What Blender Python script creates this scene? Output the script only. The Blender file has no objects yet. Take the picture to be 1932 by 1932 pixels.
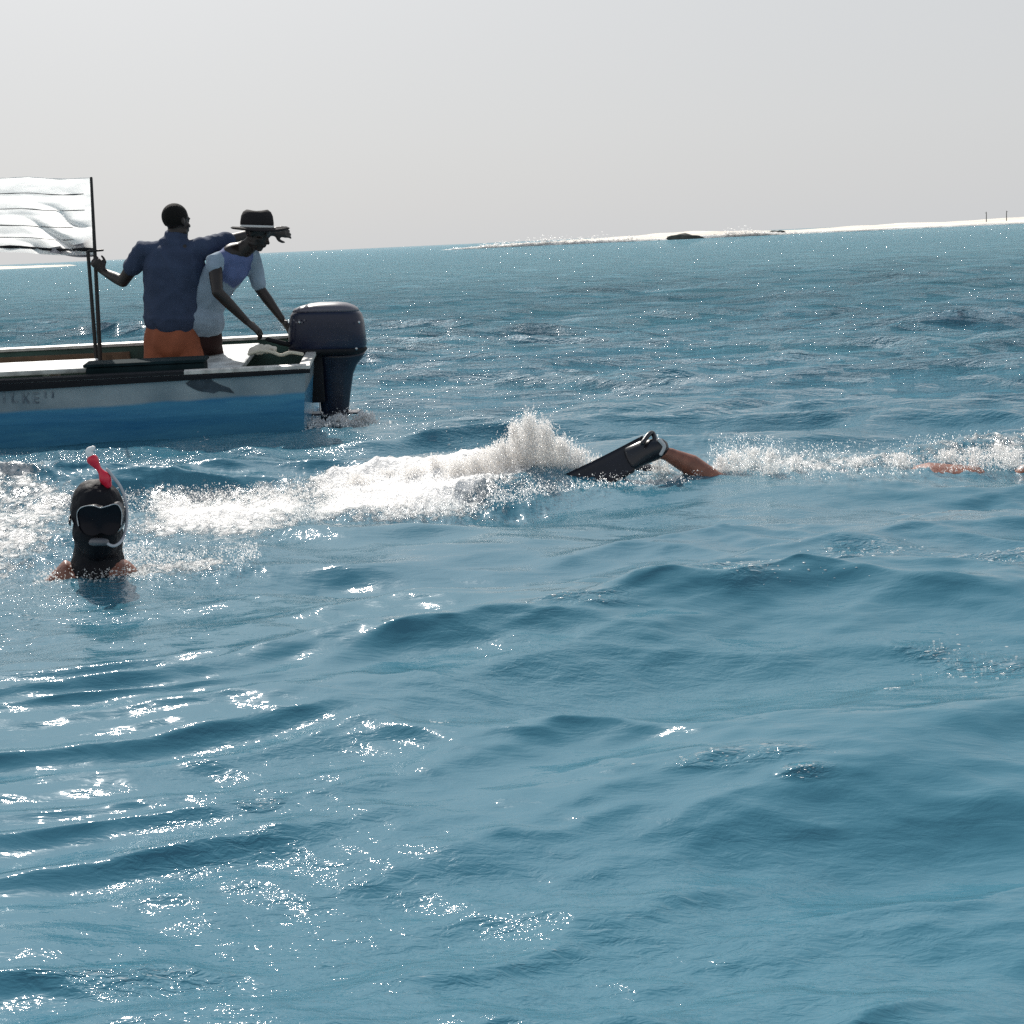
import bpy, bmesh, math, random
import numpy as np
from mathutils import Vector, Matrix, noise as mn

sc = bpy.context.scene
COL = sc.collection
R = math.radians

# ------------------------------------------------------------------ camera
F, CX, CY, CAMH = 3100.0, 966.0, 966.0, 1.16
PITCH, ROLL = R(9.34), R(-2.6)
cam_d = bpy.data.cameras.new('camera')
cam_d.sensor_width = 36
cam_d.lens = 36 * F / 1932
cam_d.shift_y = -(966 - CY) / 1932
cam_d.clip_start = 0.05
cam_d.clip_end = 20000
cam = bpy.data.objects.new('camera', cam_d)
CM = Matrix.Rotation(math.pi / 2 - PITCH, 3, 'X') @ Matrix.Rotation(ROLL, 3, 'Z')
cam.matrix_world = Matrix.Translation((0, 0, CAMH)) @ CM.to_4x4()
COL.objects.link(cam)
sc.camera = cam

# ------------------------------------------------------------------ light
SUN_EL, SUN_AZ = R(41), R(-16)        # azimuth measured from +Y, negative = to the left
sun_dir = Vector((math.sin(SUN_AZ) * math.cos(SUN_EL), math.cos(SUN_AZ) * math.cos(SUN_EL), math.sin(SUN_EL)))
sl = bpy.data.lights.new('sun', 'SUN')
sl.energy = 5.0
sl.angle = R(0.53)
sl.color = (1.0, 0.95, 0.88)
so = bpy.data.objects.new('sun', sl)
so.rotation_euler = sun_dir.to_track_quat('Z', 'Y').to_euler()
COL.objects.link(so)

world = bpy.data.worlds.new('World')
sc.world = world
world.use_nodes = True
nt = world.node_tree
nt.nodes.clear()
wo = nt.nodes.new('ShaderNodeOutputWorld')
bg1 = nt.nodes.new('ShaderNodeBackground')
bg2 = nt.nodes.new('ShaderNodeBackground')
sky = nt.nodes.new('ShaderNodeTexSky')
sky.sky_type = 'NISHITA'
sky.sun_disc = False
sky.sun_elevation = SUN_EL
sky.sun_rotation = SUN_AZ
sky.dust_density = 2.0
sky.air_density = 1.0
bg1.inputs['Strength'].default_value = 0.06
nt.links.new(sky.outputs[0], bg1.inputs['Color'])
# humid white haze over the clear sky, thinning towards the zenith
geo = nt.nodes.new('ShaderNodeNewGeometry')
sep = nt.nodes.new('ShaderNodeSeparateXYZ')
tc = nt.nodes.new('ShaderNodeTexCoord')
nt.links.new(tc.outputs['Generated'], sep.inputs[0])
rmp = nt.nodes.new('ShaderNodeValToRGB')
rmp.color_ramp.interpolation = 'B_SPLINE'
els = rmp.color_ramp.elements
els[0].position = 0.0; els[0].color = (0.662, 0.680, 0.700, 1)
els[1].position = 1.0; els[1].color = (0.12, 0.21, 0.34, 1)
for p, c in ((0.06, (0.668, 0.68, 0.695, 1)), (0.30, (0.72, 0.735, 0.75, 1)), (0.48, (0.66, 0.70, 0.74, 1)), (0.70, (0.42, 0.50, 0.60, 1))):
    e = els.new(p); e.color = c
nt.links.new(sep.outputs['Z'], rmp.inputs[0])
# bright aureole of the hazy sun
dot = nt.nodes.new('ShaderNodeVectorMath'); dot.operation = 'DOT_PRODUCT'
dot.inputs[1].default_value = sun_dir
nrm_ = nt.nodes.new('ShaderNodeVectorMath'); nrm_.operation = 'NORMALIZE'
nt.links.new(tc.outputs['Generated'], nrm_.inputs[0]); nt.links.new(nrm_.outputs[0], dot.inputs[0])
mxm = nt.nodes.new('ShaderNodeMath'); mxm.operation = 'MAXIMUM'; mxm.inputs[1].default_value = 0.0
nt.links.new(dot.outputs['Value'], mxm.inputs[0])
def aure(ex, k, prev=None):
    pw = nt.nodes.new('ShaderNodeMath'); pw.operation = 'POWER'; pw.inputs[1].default_value = ex
    nt.links.new(mxm.outputs[0], pw.inputs[0])
    ma = nt.nodes.new('ShaderNodeMath'); ma.operation = 'MULTIPLY_ADD'; ma.inputs[1].default_value = k
    nt.links.new(pw.outputs[0], ma.inputs[0])
    if prev: nt.links.new(prev.outputs[0], ma.inputs[2])
    else: ma.inputs[2].default_value = 0
    return ma
au = aure(400, 5.0, aure(60, .8, aure(13, .95, None)))
vs = nt.nodes.new('ShaderNodeVectorMath'); vs.operation = 'SCALE'
vs.inputs[0].default_value = (1, .97, .93)
nt.links.new(au.outputs[0], vs.inputs['Scale'])
va = nt.nodes.new('ShaderNodeVectorMath'); va.operation = 'ADD'
nt.links.new(rmp.outputs[0], va.inputs[0]); nt.links.new(vs.outputs[0], va.inputs[1])
nt.links.new(va.outputs[0], bg2.inputs['Color'])
bg2.inputs['Strength'].default_value = 1.0
adds = nt.nodes.new('ShaderNodeMixShader')
adds.inputs[0].default_value = .88
nt.links.new(bg1.outputs[0], adds.inputs[1])
nt.links.new(bg2.outputs[0], adds.inputs[2])
nt.links.new(adds.outputs[0], wo.inputs[0])

sc.view_settings.view_transform = 'Standard'
sc.view_settings.look = 'None'
sc.view_settings.exposure = 0
sc.view_settings.gamma = 1
sc.view_settings.use_curve_mapping = False
sc.render.engine = 'CYCLES'
sc.cycles.use_denoising = False
sc.cycles.max_bounces = 12
sc.cycles.transparent_max_bounces = 24
sc.cycles.diffuse_bounces = 8
sc.cycles.transmission_bounces = 8
sc.cycles.sample_clamp_indirect = 4

# ------------------------------------------------------------------ helpers
def ray(x, y):
    return CM @ Vector(((x - CX) / F, -(y - CY) / F, -1.0))
def at(x, y, Y):
    d = ray(x, y)
    return Vector((0, 0, CAMH)) + d * (Y / d.y)
def atz(x, y, z=0.0):
    d = ray(x, y)
    return Vector((0, 0, CAMH)) + d * ((z - CAMH) / d.z)

def tag(o, label=None, cat=None, group=None, kind=None):
    if label: o['label'] = label
    if cat: o['category'] = cat
    if group: o['group'] = group
    if kind: o['kind'] = kind
    return o

def empty(name, loc, rz=0.0):
    o = bpy.data.objects.new(name, None)
    o.empty_display_size = 0.2
    COL.objects.link(o)
    o.location = loc
    o.rotation_euler = (0, 0, rz)
    return o

def link(name, me, mat=None, parent=None, smooth=True):
    o = bpy.data.objects.new(name, me)
    COL.objects.link(o)
    if mat:
        me.materials.clear(); me.materials.append(mat)
    if smooth:
        me.polygons.foreach_set('use_smooth', [True] * len(me.polygons))
    if parent: o.parent = parent
    return o

def obj(name, bm, mat=None, parent=None, world=True, smooth=True, recalc=True):
    """bm holds world coordinates when world=True (shifted to the parent's frame)"""
    if recalc:
        bmesh.ops.recalc_face_normals(bm, faces=bm.faces)
    me = bpy.data.meshes.new(name)
    if parent is not None and world:
        T = Matrix.Identity(4); q = parent
        while q is not None:
            T = Matrix.Translation(q.location) @ q.rotation_euler.to_matrix().to_4x4() @ T
            q = q.parent
        bm.transform(T.inverted())
    bm.to_mesh(me); bm.free()
    return link(name, me, mat, parent, smooth)

def remeshed(name, bm, voxel, mat, parent, smooth_it=4, fac=0.5, world=True):
    o = obj(name, bm, mat, parent, world)
    md = o.modifiers.new('r', 'REMESH'); md.mode = 'VOXEL'; md.voxel_size = voxel
    ms = o.modifiers.new('s', 'SMOOTH'); ms.factor = fac; ms.iterations = smooth_it
    dg = bpy.context.evaluated_depsgraph_get()
    me = bpy.data.meshes.new_from_object(o.evaluated_get(dg))
    o.modifiers.clear()
    old = o.data
    o.data = me
    me.name = name
    me.materials.clear(); me.materials.append(mat)
    me.polygons.foreach_set('use_smooth', [True] * len(me.polygons))
    bpy.data.meshes.remove(old)
    return o

def ruffle(o, fn, amp):
    me = o.data; n = len(me.vertices)
    co = np.empty(n * 3, np.float32); no = np.empty(n * 3, np.float32)
    me.vertices.foreach_get('co', co); me.vertex_normals.foreach_get('vector', no)
    co = co.reshape(-1, 3); no = no.reshape(-1, 3)
    d = np.array([fn(Vector(c)) for c in co.tolist()], np.float32)
    co += no * (d * amp)[:, None]
    me.vertices.foreach_set('co', co.ravel()); me.update()

def loft(bm, pts, rad, ref=None, n=14, cap=True, power=2.0):
    """tube through pts; rad = list of r or (ra, rb): rb along ref, ra across"""
    pts = [Vector(p) for p in pts]
    rings = []
    m = len(pts)
    prev = None
    for i, p in enumerate(pts):
        if i == 0: t = pts[1] - pts[0]
        elif i == m - 1: t = pts[-1] - pts[-2]
        else: t = (pts[i + 1] - p).normalized() + (p - pts[i - 1]).normalized()
        t.normalize()
        r = Vector(ref) if ref is not None else (prev if prev is not None else (Vector((0, 0, 1)) if abs(t.z) < .9 else Vector((0, 1, 0))))
        b = r - t * r.dot(t)
        if b.length < 1e-4:
            b = t.orthogonal()
        b.normalize()
        a = t.cross(b).normalized()
        prev = b
        q = rad[i] if isinstance(rad[i], (tuple, list)) else (rad[i], rad[i])
        rings.append((p, t, a, b, q))
    # rounded ends
    full = []
    if cap:
        p, t, a, b, q = rings[0]
        rr = min(q)
        for s in (1.15, .8, .45):
            h = math.cos(math.asin(min(1, s / 1.2))) if s < 1.2 else 0
            f = math.sqrt(max(0.0, 1 - (s / 1.25) ** 2))
            full.append((p - t * rr * s * .8, a, b, (q[0] * f, q[1] * f)))
    for p, t, a, b, q in rings:
        full.append((p, a, b, q))
    if cap:
        p, t, a, b, q = rings[-1]
        rr = min(q)
        for s in (.45, .8, 1.15):
            f = math.sqrt(max(0.0, 1 - (s / 1.25) ** 2))
            full.append((p + t * rr * s * .8, a, b, (q[0] * f, q[1] * f)))
    vr = []
    for p, a, b, q in full:
        ring = []
        for k in range(n):
            th = 2 * math.pi * k / n
            c, s = math.cos(th), math.sin(th)
            e = 2.0 / power
            cc = math.copysign(abs(c) ** e, c); ss = math.copysign(abs(s) ** e, s)
            ring.append(bm.verts.new(p + a * cc * q[0] + b * ss * q[1]))
        vr.append(ring)
    for r0, r1 in zip(vr, vr[1:]):
        for k in range(n):
            bm.faces.new((r0[k], r0[(k + 1) % n], r1[(k + 1) % n], r1[k]))
    bm.faces.new(list(reversed(vr[0])))
    bm.faces.new(vr[-1])

def ellipsoid(bm, c, r, rot=None, seg=16, rings=10):
    M = Matrix.Translation(Vector(c)) @ (rot.to_4x4() if rot is not None else Matrix.Identity(4)) @ Matrix.Diagonal((r[0], r[1], r[2], 1))
    bmesh.ops.create_uvsphere(bm, u_segments=seg, v_segments=rings, radius=1, matrix=M)

def boxm(bm, c, s, rot=None, bevel=0.0):
    M = Matrix.Translation(Vector(c)) @ (rot.to_4x4() if rot is not None else Matrix.Identity(4)) @ Matrix.Diagonal((s[0], s[1], s[2], 1))
    r = bmesh.ops.create_cube(bm, size=1, matrix=M)
    if bevel:
        es = {e for v in r['verts'] for e in v.link_edges}
        bmesh.ops.bevel(bm, geom=list(es), offset=bevel, segments=2, affect='EDGES', profile=.6)

def curve_pts(pts, n):
    """Catmull-Rom through pts"""
    pts = [Vector(p) for p in pts]
    P = [pts[0] * 2 - pts[1]] + pts + [pts[-1] * 2 - pts[-2]]
    out = []
    for i in range(1, len(P) - 2):
        for k in range(n):
            t = k / n
            a, b, c, d = P[i - 1], P[i], P[i + 1], P[i + 2]
            out.append(.5 * ((2 * b) + (c - a) * t + (2 * a - 5 * b + 4 * c - d) * t * t + (3 * b - a - 3 * c + d) * t ** 3))
    out.append(pts[-1])
    return out

# ------------------------------------------------------------------ materials
def mat(name, col, rough=.6, spec=.5, metal=0.0, noise_amt=.0, nscale=20, bump=0.0, bscale=60, coat=0.0, col2=None, detail=4):
    m = bpy.data.materials.new(name)
    m.use_nodes = True
    t = m.node_tree
    b = t.nodes['Principled BSDF']
    b.inputs['Base Color'].default_value = (*col, 1)
    b.inputs['Roughness'].default_value = rough
    b.inputs['Metallic'].default_value = metal
    b.inputs['Specular IOR Level'].default_value = spec
    if coat:
        b.inputs['Coat Weight'].default_value = coat
        b.inputs['Coat Roughness'].default_value = .08
    co = t.nodes.new('ShaderNodeTexCoord')
    if noise_amt or col2:
        n = t.nodes.new('ShaderNodeTexNoise')
        n.inputs['Scale'].default_value = nscale
        n.inputs['Detail'].default_value = detail
        t.links.new(co.outputs['Object'], n.inputs['Vector'])
        mx = t.nodes.new('ShaderNodeMix'); mx.data_type = 'RGBA'
        c2 = col2 if col2 else tuple(max(0, c * (1 - noise_amt)) for c in col)
        mx.inputs[6].default_value = (*col, 1)
        mx.inputs[7].default_value = (*c2, 1)
        r = t.nodes.new('ShaderNodeValToRGB')
        r.color_ramp.elements[0].position = .38; r.color_ramp.elements[1].position = .66
        t.links.new(n.outputs['Fac'], r.inputs[0])
        t.links.new(r.outputs[0], mx.inputs[0])
        t.links.new(mx.outputs[2], b.inputs['Base Color'])
    if bump:
        n2 = t.nodes.new('ShaderNodeTexNoise')
        n2.inputs['Scale'].default_value = bscale
        n2.inputs['Detail'].default_value = 4
        t.links.new(co.outputs['Object'], n2.inputs['Vector'])
        bp = t.nodes.new('ShaderNodeBump')
        bp.inputs['Strength'].default_value = bump
        bp.inputs['Distance'].default_value = .01
        t.links.new(n2.outputs['Fac'], bp.inputs['Height'])
        t.links.new(bp.outputs[0], b.inputs['Normal'])
    return m

M_skin_dark = mat('dark_skin', (.019, .011, .008), .5, .5, noise_amt=.3, nscale=14)
M_skin_wet = mat('wet_tan_skin', (.27, .10, .06), .38, .5, noise_amt=.35, nscale=18, bump=.2, bscale=90)
M_hair = mat('hair', (.008, .007, .006), .8, .2, bump=.8, bscale=160)
M_navy_shirt = mat('navy_cotton', (.046, .064, .112), .85, .2, noise_amt=.2, nscale=9, bump=.25, bscale=40)
M_orange = mat('orange_shorts', (.33, .10, .05), .75, .25, noise_amt=.25, nscale=8, bump=.3, bscale=30)
M_pale_shirt = mat('pale_shirt', (.30, .38, .46), .85, .2, noise_amt=.2, nscale=10, bump=.25, bscale=40)
M_blue_vest = mat('periwinkle_vest', (.12, .155, .31), .8, .2, noise_amt=.15, nscale=10)
M_maroon = mat('dark_brown_shorts', (.030, .013, .012), .8, .2, noise_amt=.2)
M_hat = mat('hat_felt', (.020, .017, .018), .85, .2, bump=.3, bscale=150)
M_hatband = mat('pale_hat_edge', (.6, .6, .58), .7, .2)
M_neoprene = mat('black_neoprene', (.006, .006, .009), .65, .2, bump=.7, bscale=26)
M_rubber = mat('black_rubber', (.010, .010, .014), .3, .5)
M_fin = mat('fin_rubber', (.006, .006, .012), .5, .5, noise_amt=.3)
M_fin2 = mat('purple_fin_rubber', (.035, .018, .085), .25, .5, noise_amt=.3)
M_red = mat('red_plastic', (.70, .02, .05), .3, .5)
M_white_pl = mat('white_plastic', (.80, .80, .78), .3, .5)
M_clear = mat('mask_lens', (.008, .008, .012), .2, .12)
M_lens_edge = mat('pale_mask_skirt', (.50, .50, .50), .3, .5)
M_motor = mat('navy_cowling', (.009, .013, .036), .36, .4, coat=.12, noise_amt=.2, nscale=5)
M_motor_leg = mat('motor_leg_paint', (.010, .014, .030), .3, .5, noise_amt=.3, nscale=12)
M_sheen_and_mark = mat('cowling_sheen_and_marks', (.11, .10, .12), .35, .5)  # sun highlight of the cowling top as a colour; flank marks share it
M_steel = mat('steel', (.5, .5, .5), .25, .5, metal=1)
M_hull_blue = mat('hull_blue', (.012, .10, .27), .25, .5, noise_amt=.3, nscale=2.5, coat=.3, bump=.1, bscale=8)
M_rub = mat('black_rub_rail', (.012, .013, .016), .8, .3, noise_amt=.3, nscale=8)
M_gun = mat('weathered_gunwale', (.62, .60, .55), .5, .4, noise_amt=.4, nscale=14)
M_inner = mat('inside_hull_paint', (.035, .085, .065), .6, .4, noise_amt=.5, nscale=6)
M_wood = mat('brown_wood', (.16, .10, .06), .6, .4, noise_amt=.4, nscale=10)
M_bench = mat('worn_bench_paint', (.60, .62, .60), .55, .3, noise_amt=.6, nscale=7, detail=8)
M_box = mat('dark_box', (.012, .026, .030), .9, .1, noise_amt=.5, nscale=5)
M_pole = mat('dark_pole', (.014, .013, .012), .5, .4)
M_pole_grey = mat('grey_pole', (.17, .17, .17), .4, .5)
M_rope = mat('rope', (.55, .50, .40), .8, .2, bump=.6, bscale=120)
M_cloth_b = mat('crumpled_cream_cloth', (.66, .60, .50), .85, .2, noise_amt=.3, nscale=15)
M_emblem = mat('grey_print', (.06, .08, .10), .5, .4, noise_amt=.4, nscale=12)
M_faded = mat('faded_lettering', (.11, .14, .17), .6, .3, col2=(.24, .29, .32), nscale=30)
M_seam = mat('grey_seam', (.14, .14, .14), .8, .2)
M_sand = mat('sand', (.80, .74, .65), .9, .1, noise_amt=.25, nscale=.05, bump=.4, bscale=.4)
M_rock = mat('dark_rock', (.085, .09, .08), .9, .2, noise_amt=.4, nscale=.6)
M_canvas = mat('pale_tarp', (.72, .68, .62), .8, .2, noise_amt=.15, nscale=.5)
M_buoy = mat('white_buoy', (.85, .78, .80), .35, .5)

def hull_material():
    m = mat('hull_paint', (.45, .50, .52), .3, .5, coat=.3)
    t = m.node_tree
    b = t.nodes['Principled BSDF']
    co = t.nodes.new('ShaderNodeTexCoord')
    sp = t.nodes.new('ShaderNodeSeparateXYZ')
    t.links.new(co.outputs['Object'], sp.inputs[0])
    n = t.nodes.new('ShaderNodeTexNoise'); n.inputs['Scale'].default_value = 3.0; n.inputs['Detail'].default_value = 6
    t.links.new(co.outputs['Object'], n.inputs['Vector'])
    # paint line: z = 0.20 + falls towards the bow
    mul = t.nodes.new('ShaderNodeMath'); mul.operation = 'MULTIPLY_ADD'
    mul.inputs[1].default_value = .02; mul.inputs[2].default_value = 0
    t.links.new(sp.outputs['X'], mul.inputs[0])
    ad = t.nodes.new('ShaderNodeMath'); ad.operation = 'ADD'
    t.links.new(sp.outputs['Z'], ad.inputs[0]); t.links.new(mul.outputs[0], ad.inputs[1])
    nn = t.nodes.new('ShaderNodeMath'); nn.operation = 'MULTIPLY_ADD'; nn.inputs[1].default_value = .03
    t.links.new(n.outputs['Fac'], nn.inputs[0]); t.links.new(ad.outputs[0], nn.inputs[2])
    mr = t.nodes.new('ShaderNodeMapRange'); mr.inputs[1].default_value = .325; mr.inputs[2].default_value = .345
    t.links.new(nn.outputs[0], mr.inputs[0])
    mx = t.nodes.new('ShaderNodeMix'); mx.data_type = 'RGBA'
    rb = t.nodes.new('ShaderNodeValToRGB')
    rb.color_ramp.elements[0].position = .30; rb.color_ramp.elements[0].color = (.030, .17, .34, 1)
    rb.color_ramp.elements[1].position = .72; rb.color_ramp.elements[1].color = (.10, .33, .47, 1)
    ns = t.nodes.new('ShaderNodeTexNoise'); ns.inputs['Scale'].default_value = 2.4; ns.inputs['Detail'].default_value = 9; ns.inputs['Roughness'].default_value = .7
    ms_ = t.nodes.new('ShaderNodeMapping'); ms_.inputs['Scale'].default_value = (.5, 1, 4)
    t.links.new(co.outputs['Object'], ms_.inputs[0]); t.links.new(ms_.outputs[0], ns.inputs['Vector']); t.links.new(ns.outputs['Fac'], rb.inputs[0])
    t.links.new(rb.outputs[0], mx.inputs[6])
    # worn grey-white upper band
    r2 = t.nodes.new('ShaderNodeValToRGB')
    r2.color_ramp.elements[0].position = .35; r2.color_ramp.elements[0].color = (.20, .26, .29, 1)
    r2.color_ramp.elements[1].position = .65; r2.color_ramp.elements[1].color = (.34, .40, .42, 1)
    t.links.new(n.outputs['Fac'], r2.inputs[0])
    t.links.new(r2.outputs[0], mx.inputs[7])
    t.links.new(mr.outputs[0], mx.inputs[0])
    t.links.new(mx.outputs[2], b.inputs['Base Color'])
    return m
M_hull = hull_material()

def cloth_translucent(name, col, fac):
    m = bpy.data.materials.new(name); m.use_nodes = True
    t = m.node_tree; t.nodes.clear()
    o = t.nodes.new('ShaderNodeOutputMaterial')
    d = t.nodes.new('ShaderNodeBsdfDiffuse'); d.inputs[0].default_value = (*col, 1)
    tr = t.nodes.new('ShaderNodeBsdfTranslucent'); tr.inputs[0].default_value = (*col, 1)
    co = t.nodes.new('ShaderNodeTexCoord')
    n = t.nodes.new('ShaderNodeTexNoise'); n.inputs['Scale'].default_value = 18; n.inputs['Detail'].default_value = 5
    mp = t.nodes.new('ShaderNodeMapping'); mp.inputs['Scale'].default_value = (.5, 1, 2.2)
    t.links.new(co.outputs['Object'], mp.inputs[0]); t.links.new(mp.outputs[0], n.inputs['Vector'])
    bp = t.nodes.new('ShaderNodeBump'); bp.inputs['Strength'].default_value = .12; bp.inputs['Distance'].default_value = .01
    t.links.new(n.outputs['Fac'], bp.inputs['Height'])
    t.links.new(bp.outputs[0], d.inputs['Normal']); t.links.new(bp.outputs[0], tr.inputs['Normal'])
    mx = t.nodes.new('ShaderNodeMixShader'); mx.inputs[0].default_value = fac
    t.links.new(d.outputs[0], mx.inputs[1]); t.links.new(tr.outputs[0], mx.inputs[2]); t.links.new(mx.outputs[0], o.inputs[0])
    return m
M_awning = cloth_translucent('white_sailcloth', (.985, .975, .96), .88)

def foam_material():
    m = bpy.data.materials.new('foam_droplets'); m.use_nodes = True
    t = m.node_tree; t.nodes.clear()
    o = t.nodes.new('ShaderNodeOutputMaterial')
    d = t.nodes.new('ShaderNodeBsdfDiffuse'); d.inputs[0].default_value = (.985, .97, .95, 1)
    tr = t.nodes.new('ShaderNodeBsdfTranslucent'); tr.inputs[0].default_value = (.985, .97, .95, 1)
    g = t.nodes.new('ShaderNodeBsdfGlossy'); g.inputs['Roughness'].default_value = .18
    g.inputs[0].default_value = (.9, .9, .9, 1)
    mx = t.nodes.new('ShaderNodeMixShader'); mx.inputs[0].default_value = .70
    m2 = t.nodes.new('ShaderNodeMixShader'); m2.inputs[0].default_value = .12
    t.links.new(d.outputs[0], mx.inputs[1]); t.links.new(tr.outputs[0], mx.inputs[2])
    t.links.new(mx.outputs[0], m2.inputs[1]); t.links.new(g.outputs[0], m2.inputs[2])
    tp = t.nodes.new('ShaderNodeBsdfTransparent'); m3 = t.nodes.new('ShaderNodeMixShader'); m3.inputs[0].default_value = .40
    t.links.new(m2.outputs[0], m3.inputs[1]); t.links.new(tp.outputs[0], m3.inputs[2])
    t.links.new(m3.outputs[0], o.inputs[0])
    return m
M_foam = foam_material()
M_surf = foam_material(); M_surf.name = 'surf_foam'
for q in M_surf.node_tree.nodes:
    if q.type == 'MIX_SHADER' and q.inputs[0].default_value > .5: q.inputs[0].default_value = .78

# ------------------------------------------------------------------ sea
rng = np.random.default_rng(11)
COMP = []
def add_band(n, l0, l1, mss, spread, main=90.0):
    for i in range(n):
        lam = l0 * (l1 / l0) ** ((i + rng.random()) / n)
        th = R(main + rng.normal() * spread)
        k = 2 * math.pi / lam
        a = math.sqrt(2 * mss / n) / k
        COMP.append((k * math.cos(th), k * math.sin(th), a * (.6 + .8 * rng.random()), rng.random() * 2 * math.pi, lam))
add_band(10, 2.4, 5.5, .0028, 15, 97)
add_band(24, .9, 2.3, .0105, 20, 95)
add_band(40, .40, .90, .0185, 26, 92)
add_band(46, .16, .40, .0185, 28, 91)
add_band(30, .07, .16, .0065, 34, 92)
add_band(10, .045, .07, .0006, 45, 90)

def vnoise(x, y, s, seed):
    """smooth value noise, vectorised"""
    r2 = np.random.default_rng(seed)
    T = r2.random((256, 256))
    xs, ys = x / s, y / s
    xi, yi = np.floor(xs).astype(np.int64), np.floor(ys).astype(np.int64)
    fx, fy = xs - xi, ys - yi
    fx = fx * fx * (3 - 2 * fx); fy = fy * fy * (3 - 2 * fy)
    g = lambda a, b: T[a & 255, b & 255]
    return (g(xi, yi) * (1 - fx) + g(xi + 1, yi) * fx) * (1 - fy) + (g(xi, yi + 1) * (1 - fx) + g(xi + 1, yi + 1) * fx) * fy

# gusts and swimmers' eddies: patches of small steep ripples (px, py, rx, ry, strength)
RIPPLES = [(1380, 1130, 70, 40, 1.0), (1500, 1090, 90, 35, 1.0), (1640, 1035, 110, 22, .9), (1870, 1075, 90, 45, 1.1), (1740, 1235, 60, 16, .8),
           (1860, 1260, 120, 30, .9), (1540, 1500, 60, 14, .9), (1380, 1470, 190, 16, .8), (1680, 1300, 50, 14, .7), (500, 1520, 50, 22, .9), (1090, 1195, 120, 14, .6),
           (300, 1840, 260, 50, .6)]

def sea(x, y, sp):
    """displacement of the still-water points (x, y); sp = local mesh spacing"""
    dx = np.zeros_like(x); dy = np.zeros_like(x); dz = np.zeros_like(x)
    m_small = .30 + 1.35 * vnoise(x, y * .6, 1.1, 5) ** 1.5
    for px_, py_, rx_, ry_, st_ in RIPPLES:
        c_ = atz(px_, py_); k_ = c_.y / F
        e_ = ((x - c_.x) / (rx_ * k_)) ** 2 + ((y - c_.y) / (ry_ * k_ * c_.y / CAMH)) ** 2
        m_small = m_small + st_ * .75 * np.exp(-e_)
    e_ = ((x + 1.15) / .75) ** 2 + ((y - 4.0) / 1.3) ** 2
    m_small = m_small * (1 - .65 * np.exp(-e_ ** 2))
    m_mid = .55 + .9 * vnoise(x + 3, y, 1.9, 6)
    m_mid = m_mid * (1 - .45 * np.exp(-e_ ** 2))
    offs = 1 + .55 * np.clip((y - 7) / 9, 0, 1)      # more open, choppier water beyond the swimmers
    m_mid = m_mid * offs
    wx = x + .25 * (vnoise(x, y, 1.3, 8) - .5)
    wy = y + .25 * (vnoise(x, y, 1.1, 9) - .5)
    for kx, ky, a, ph, lam in COMP:
        fade = np.clip((lam / sp - 2.0) / 1.6, 0, 1)
        if lam < .30: A = a * fade * m_small
        elif lam < 2.3: A = a * fade * m_mid
        else: A = a * fade
        p = kx * wx + ky * wy + ph
        c, s = np.cos(p), np.sin(p)
        k = math.hypot(kx, ky)
        dz += A * c
        dx -= 1.0 * A * s * kx / k
        dy -= 1.0 * A * s * ky / k
    # rings spreading from the snorkeller
    for cx, cy, lam, a, ph in ((-1.50, 5.75, .185, .0100, 0), (-1.46, 5.70, .127, .0044, 1.9), (-1.62, 5.9, .26, .0080, 4.0)):
        rx, ry = x - cx, y - cy
        r_ = np.hypot(rx, ry) + 1e-6
        env = np.clip((r_ - .7) / .8, 0, 1) * np.clip((4.6 - r_) / 1.2, 0, 1) * np.clip((-.25 - x) / .7, 0, 1) * np.clip((5.2 - y) / .8, 0, 1)
        env = env * (.25 + 1.1 * vnoise(x * 1.0, y, .55, 61)) * np.clip((lam / sp - 2.0) / 1.6, 0, 1)
        k = 2 * math.pi / lam
        p = k * (r_ + .07 * (vnoise(x, y, .7, 62) - .5)) + ph
        dz += a * env * np.cos(p)
        dx -= a * env * np.sin(p) * rx / r_; dy -= a * env * np.sin(p) * ry / r_
    return dx, dy, dz

def pix_poly(P):
    return [atz(x, y)[:2] for x, y in P]

def sdist(x, y, poly):
    """signed distance (inside positive) to polygon"""
    d = np.full(x.shape, 1e9); ins = np.zeros(x.shape, bool)
    n = len(poly)
    for i in range(n):
        ax, ay = poly[i]; bx, by = poly[(i + 1) % n]
        ex, ey = bx - ax, by - ay
        L = ex * ex + ey * ey
        t = np.clip(((x - ax) * ex + (y - ay) * ey) / L, 0, 1)
        d = np.minimum(d, np.hypot(x - ax - t * ex, y - ay - t * ey))
        cond = ((ay > y) != (by > y)) & (x < ex * (y - ay) / (ey if ey != 0 else 1e-9) + ax)
        ins ^= cond
    return np.where(ins, d, -d)

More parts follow.
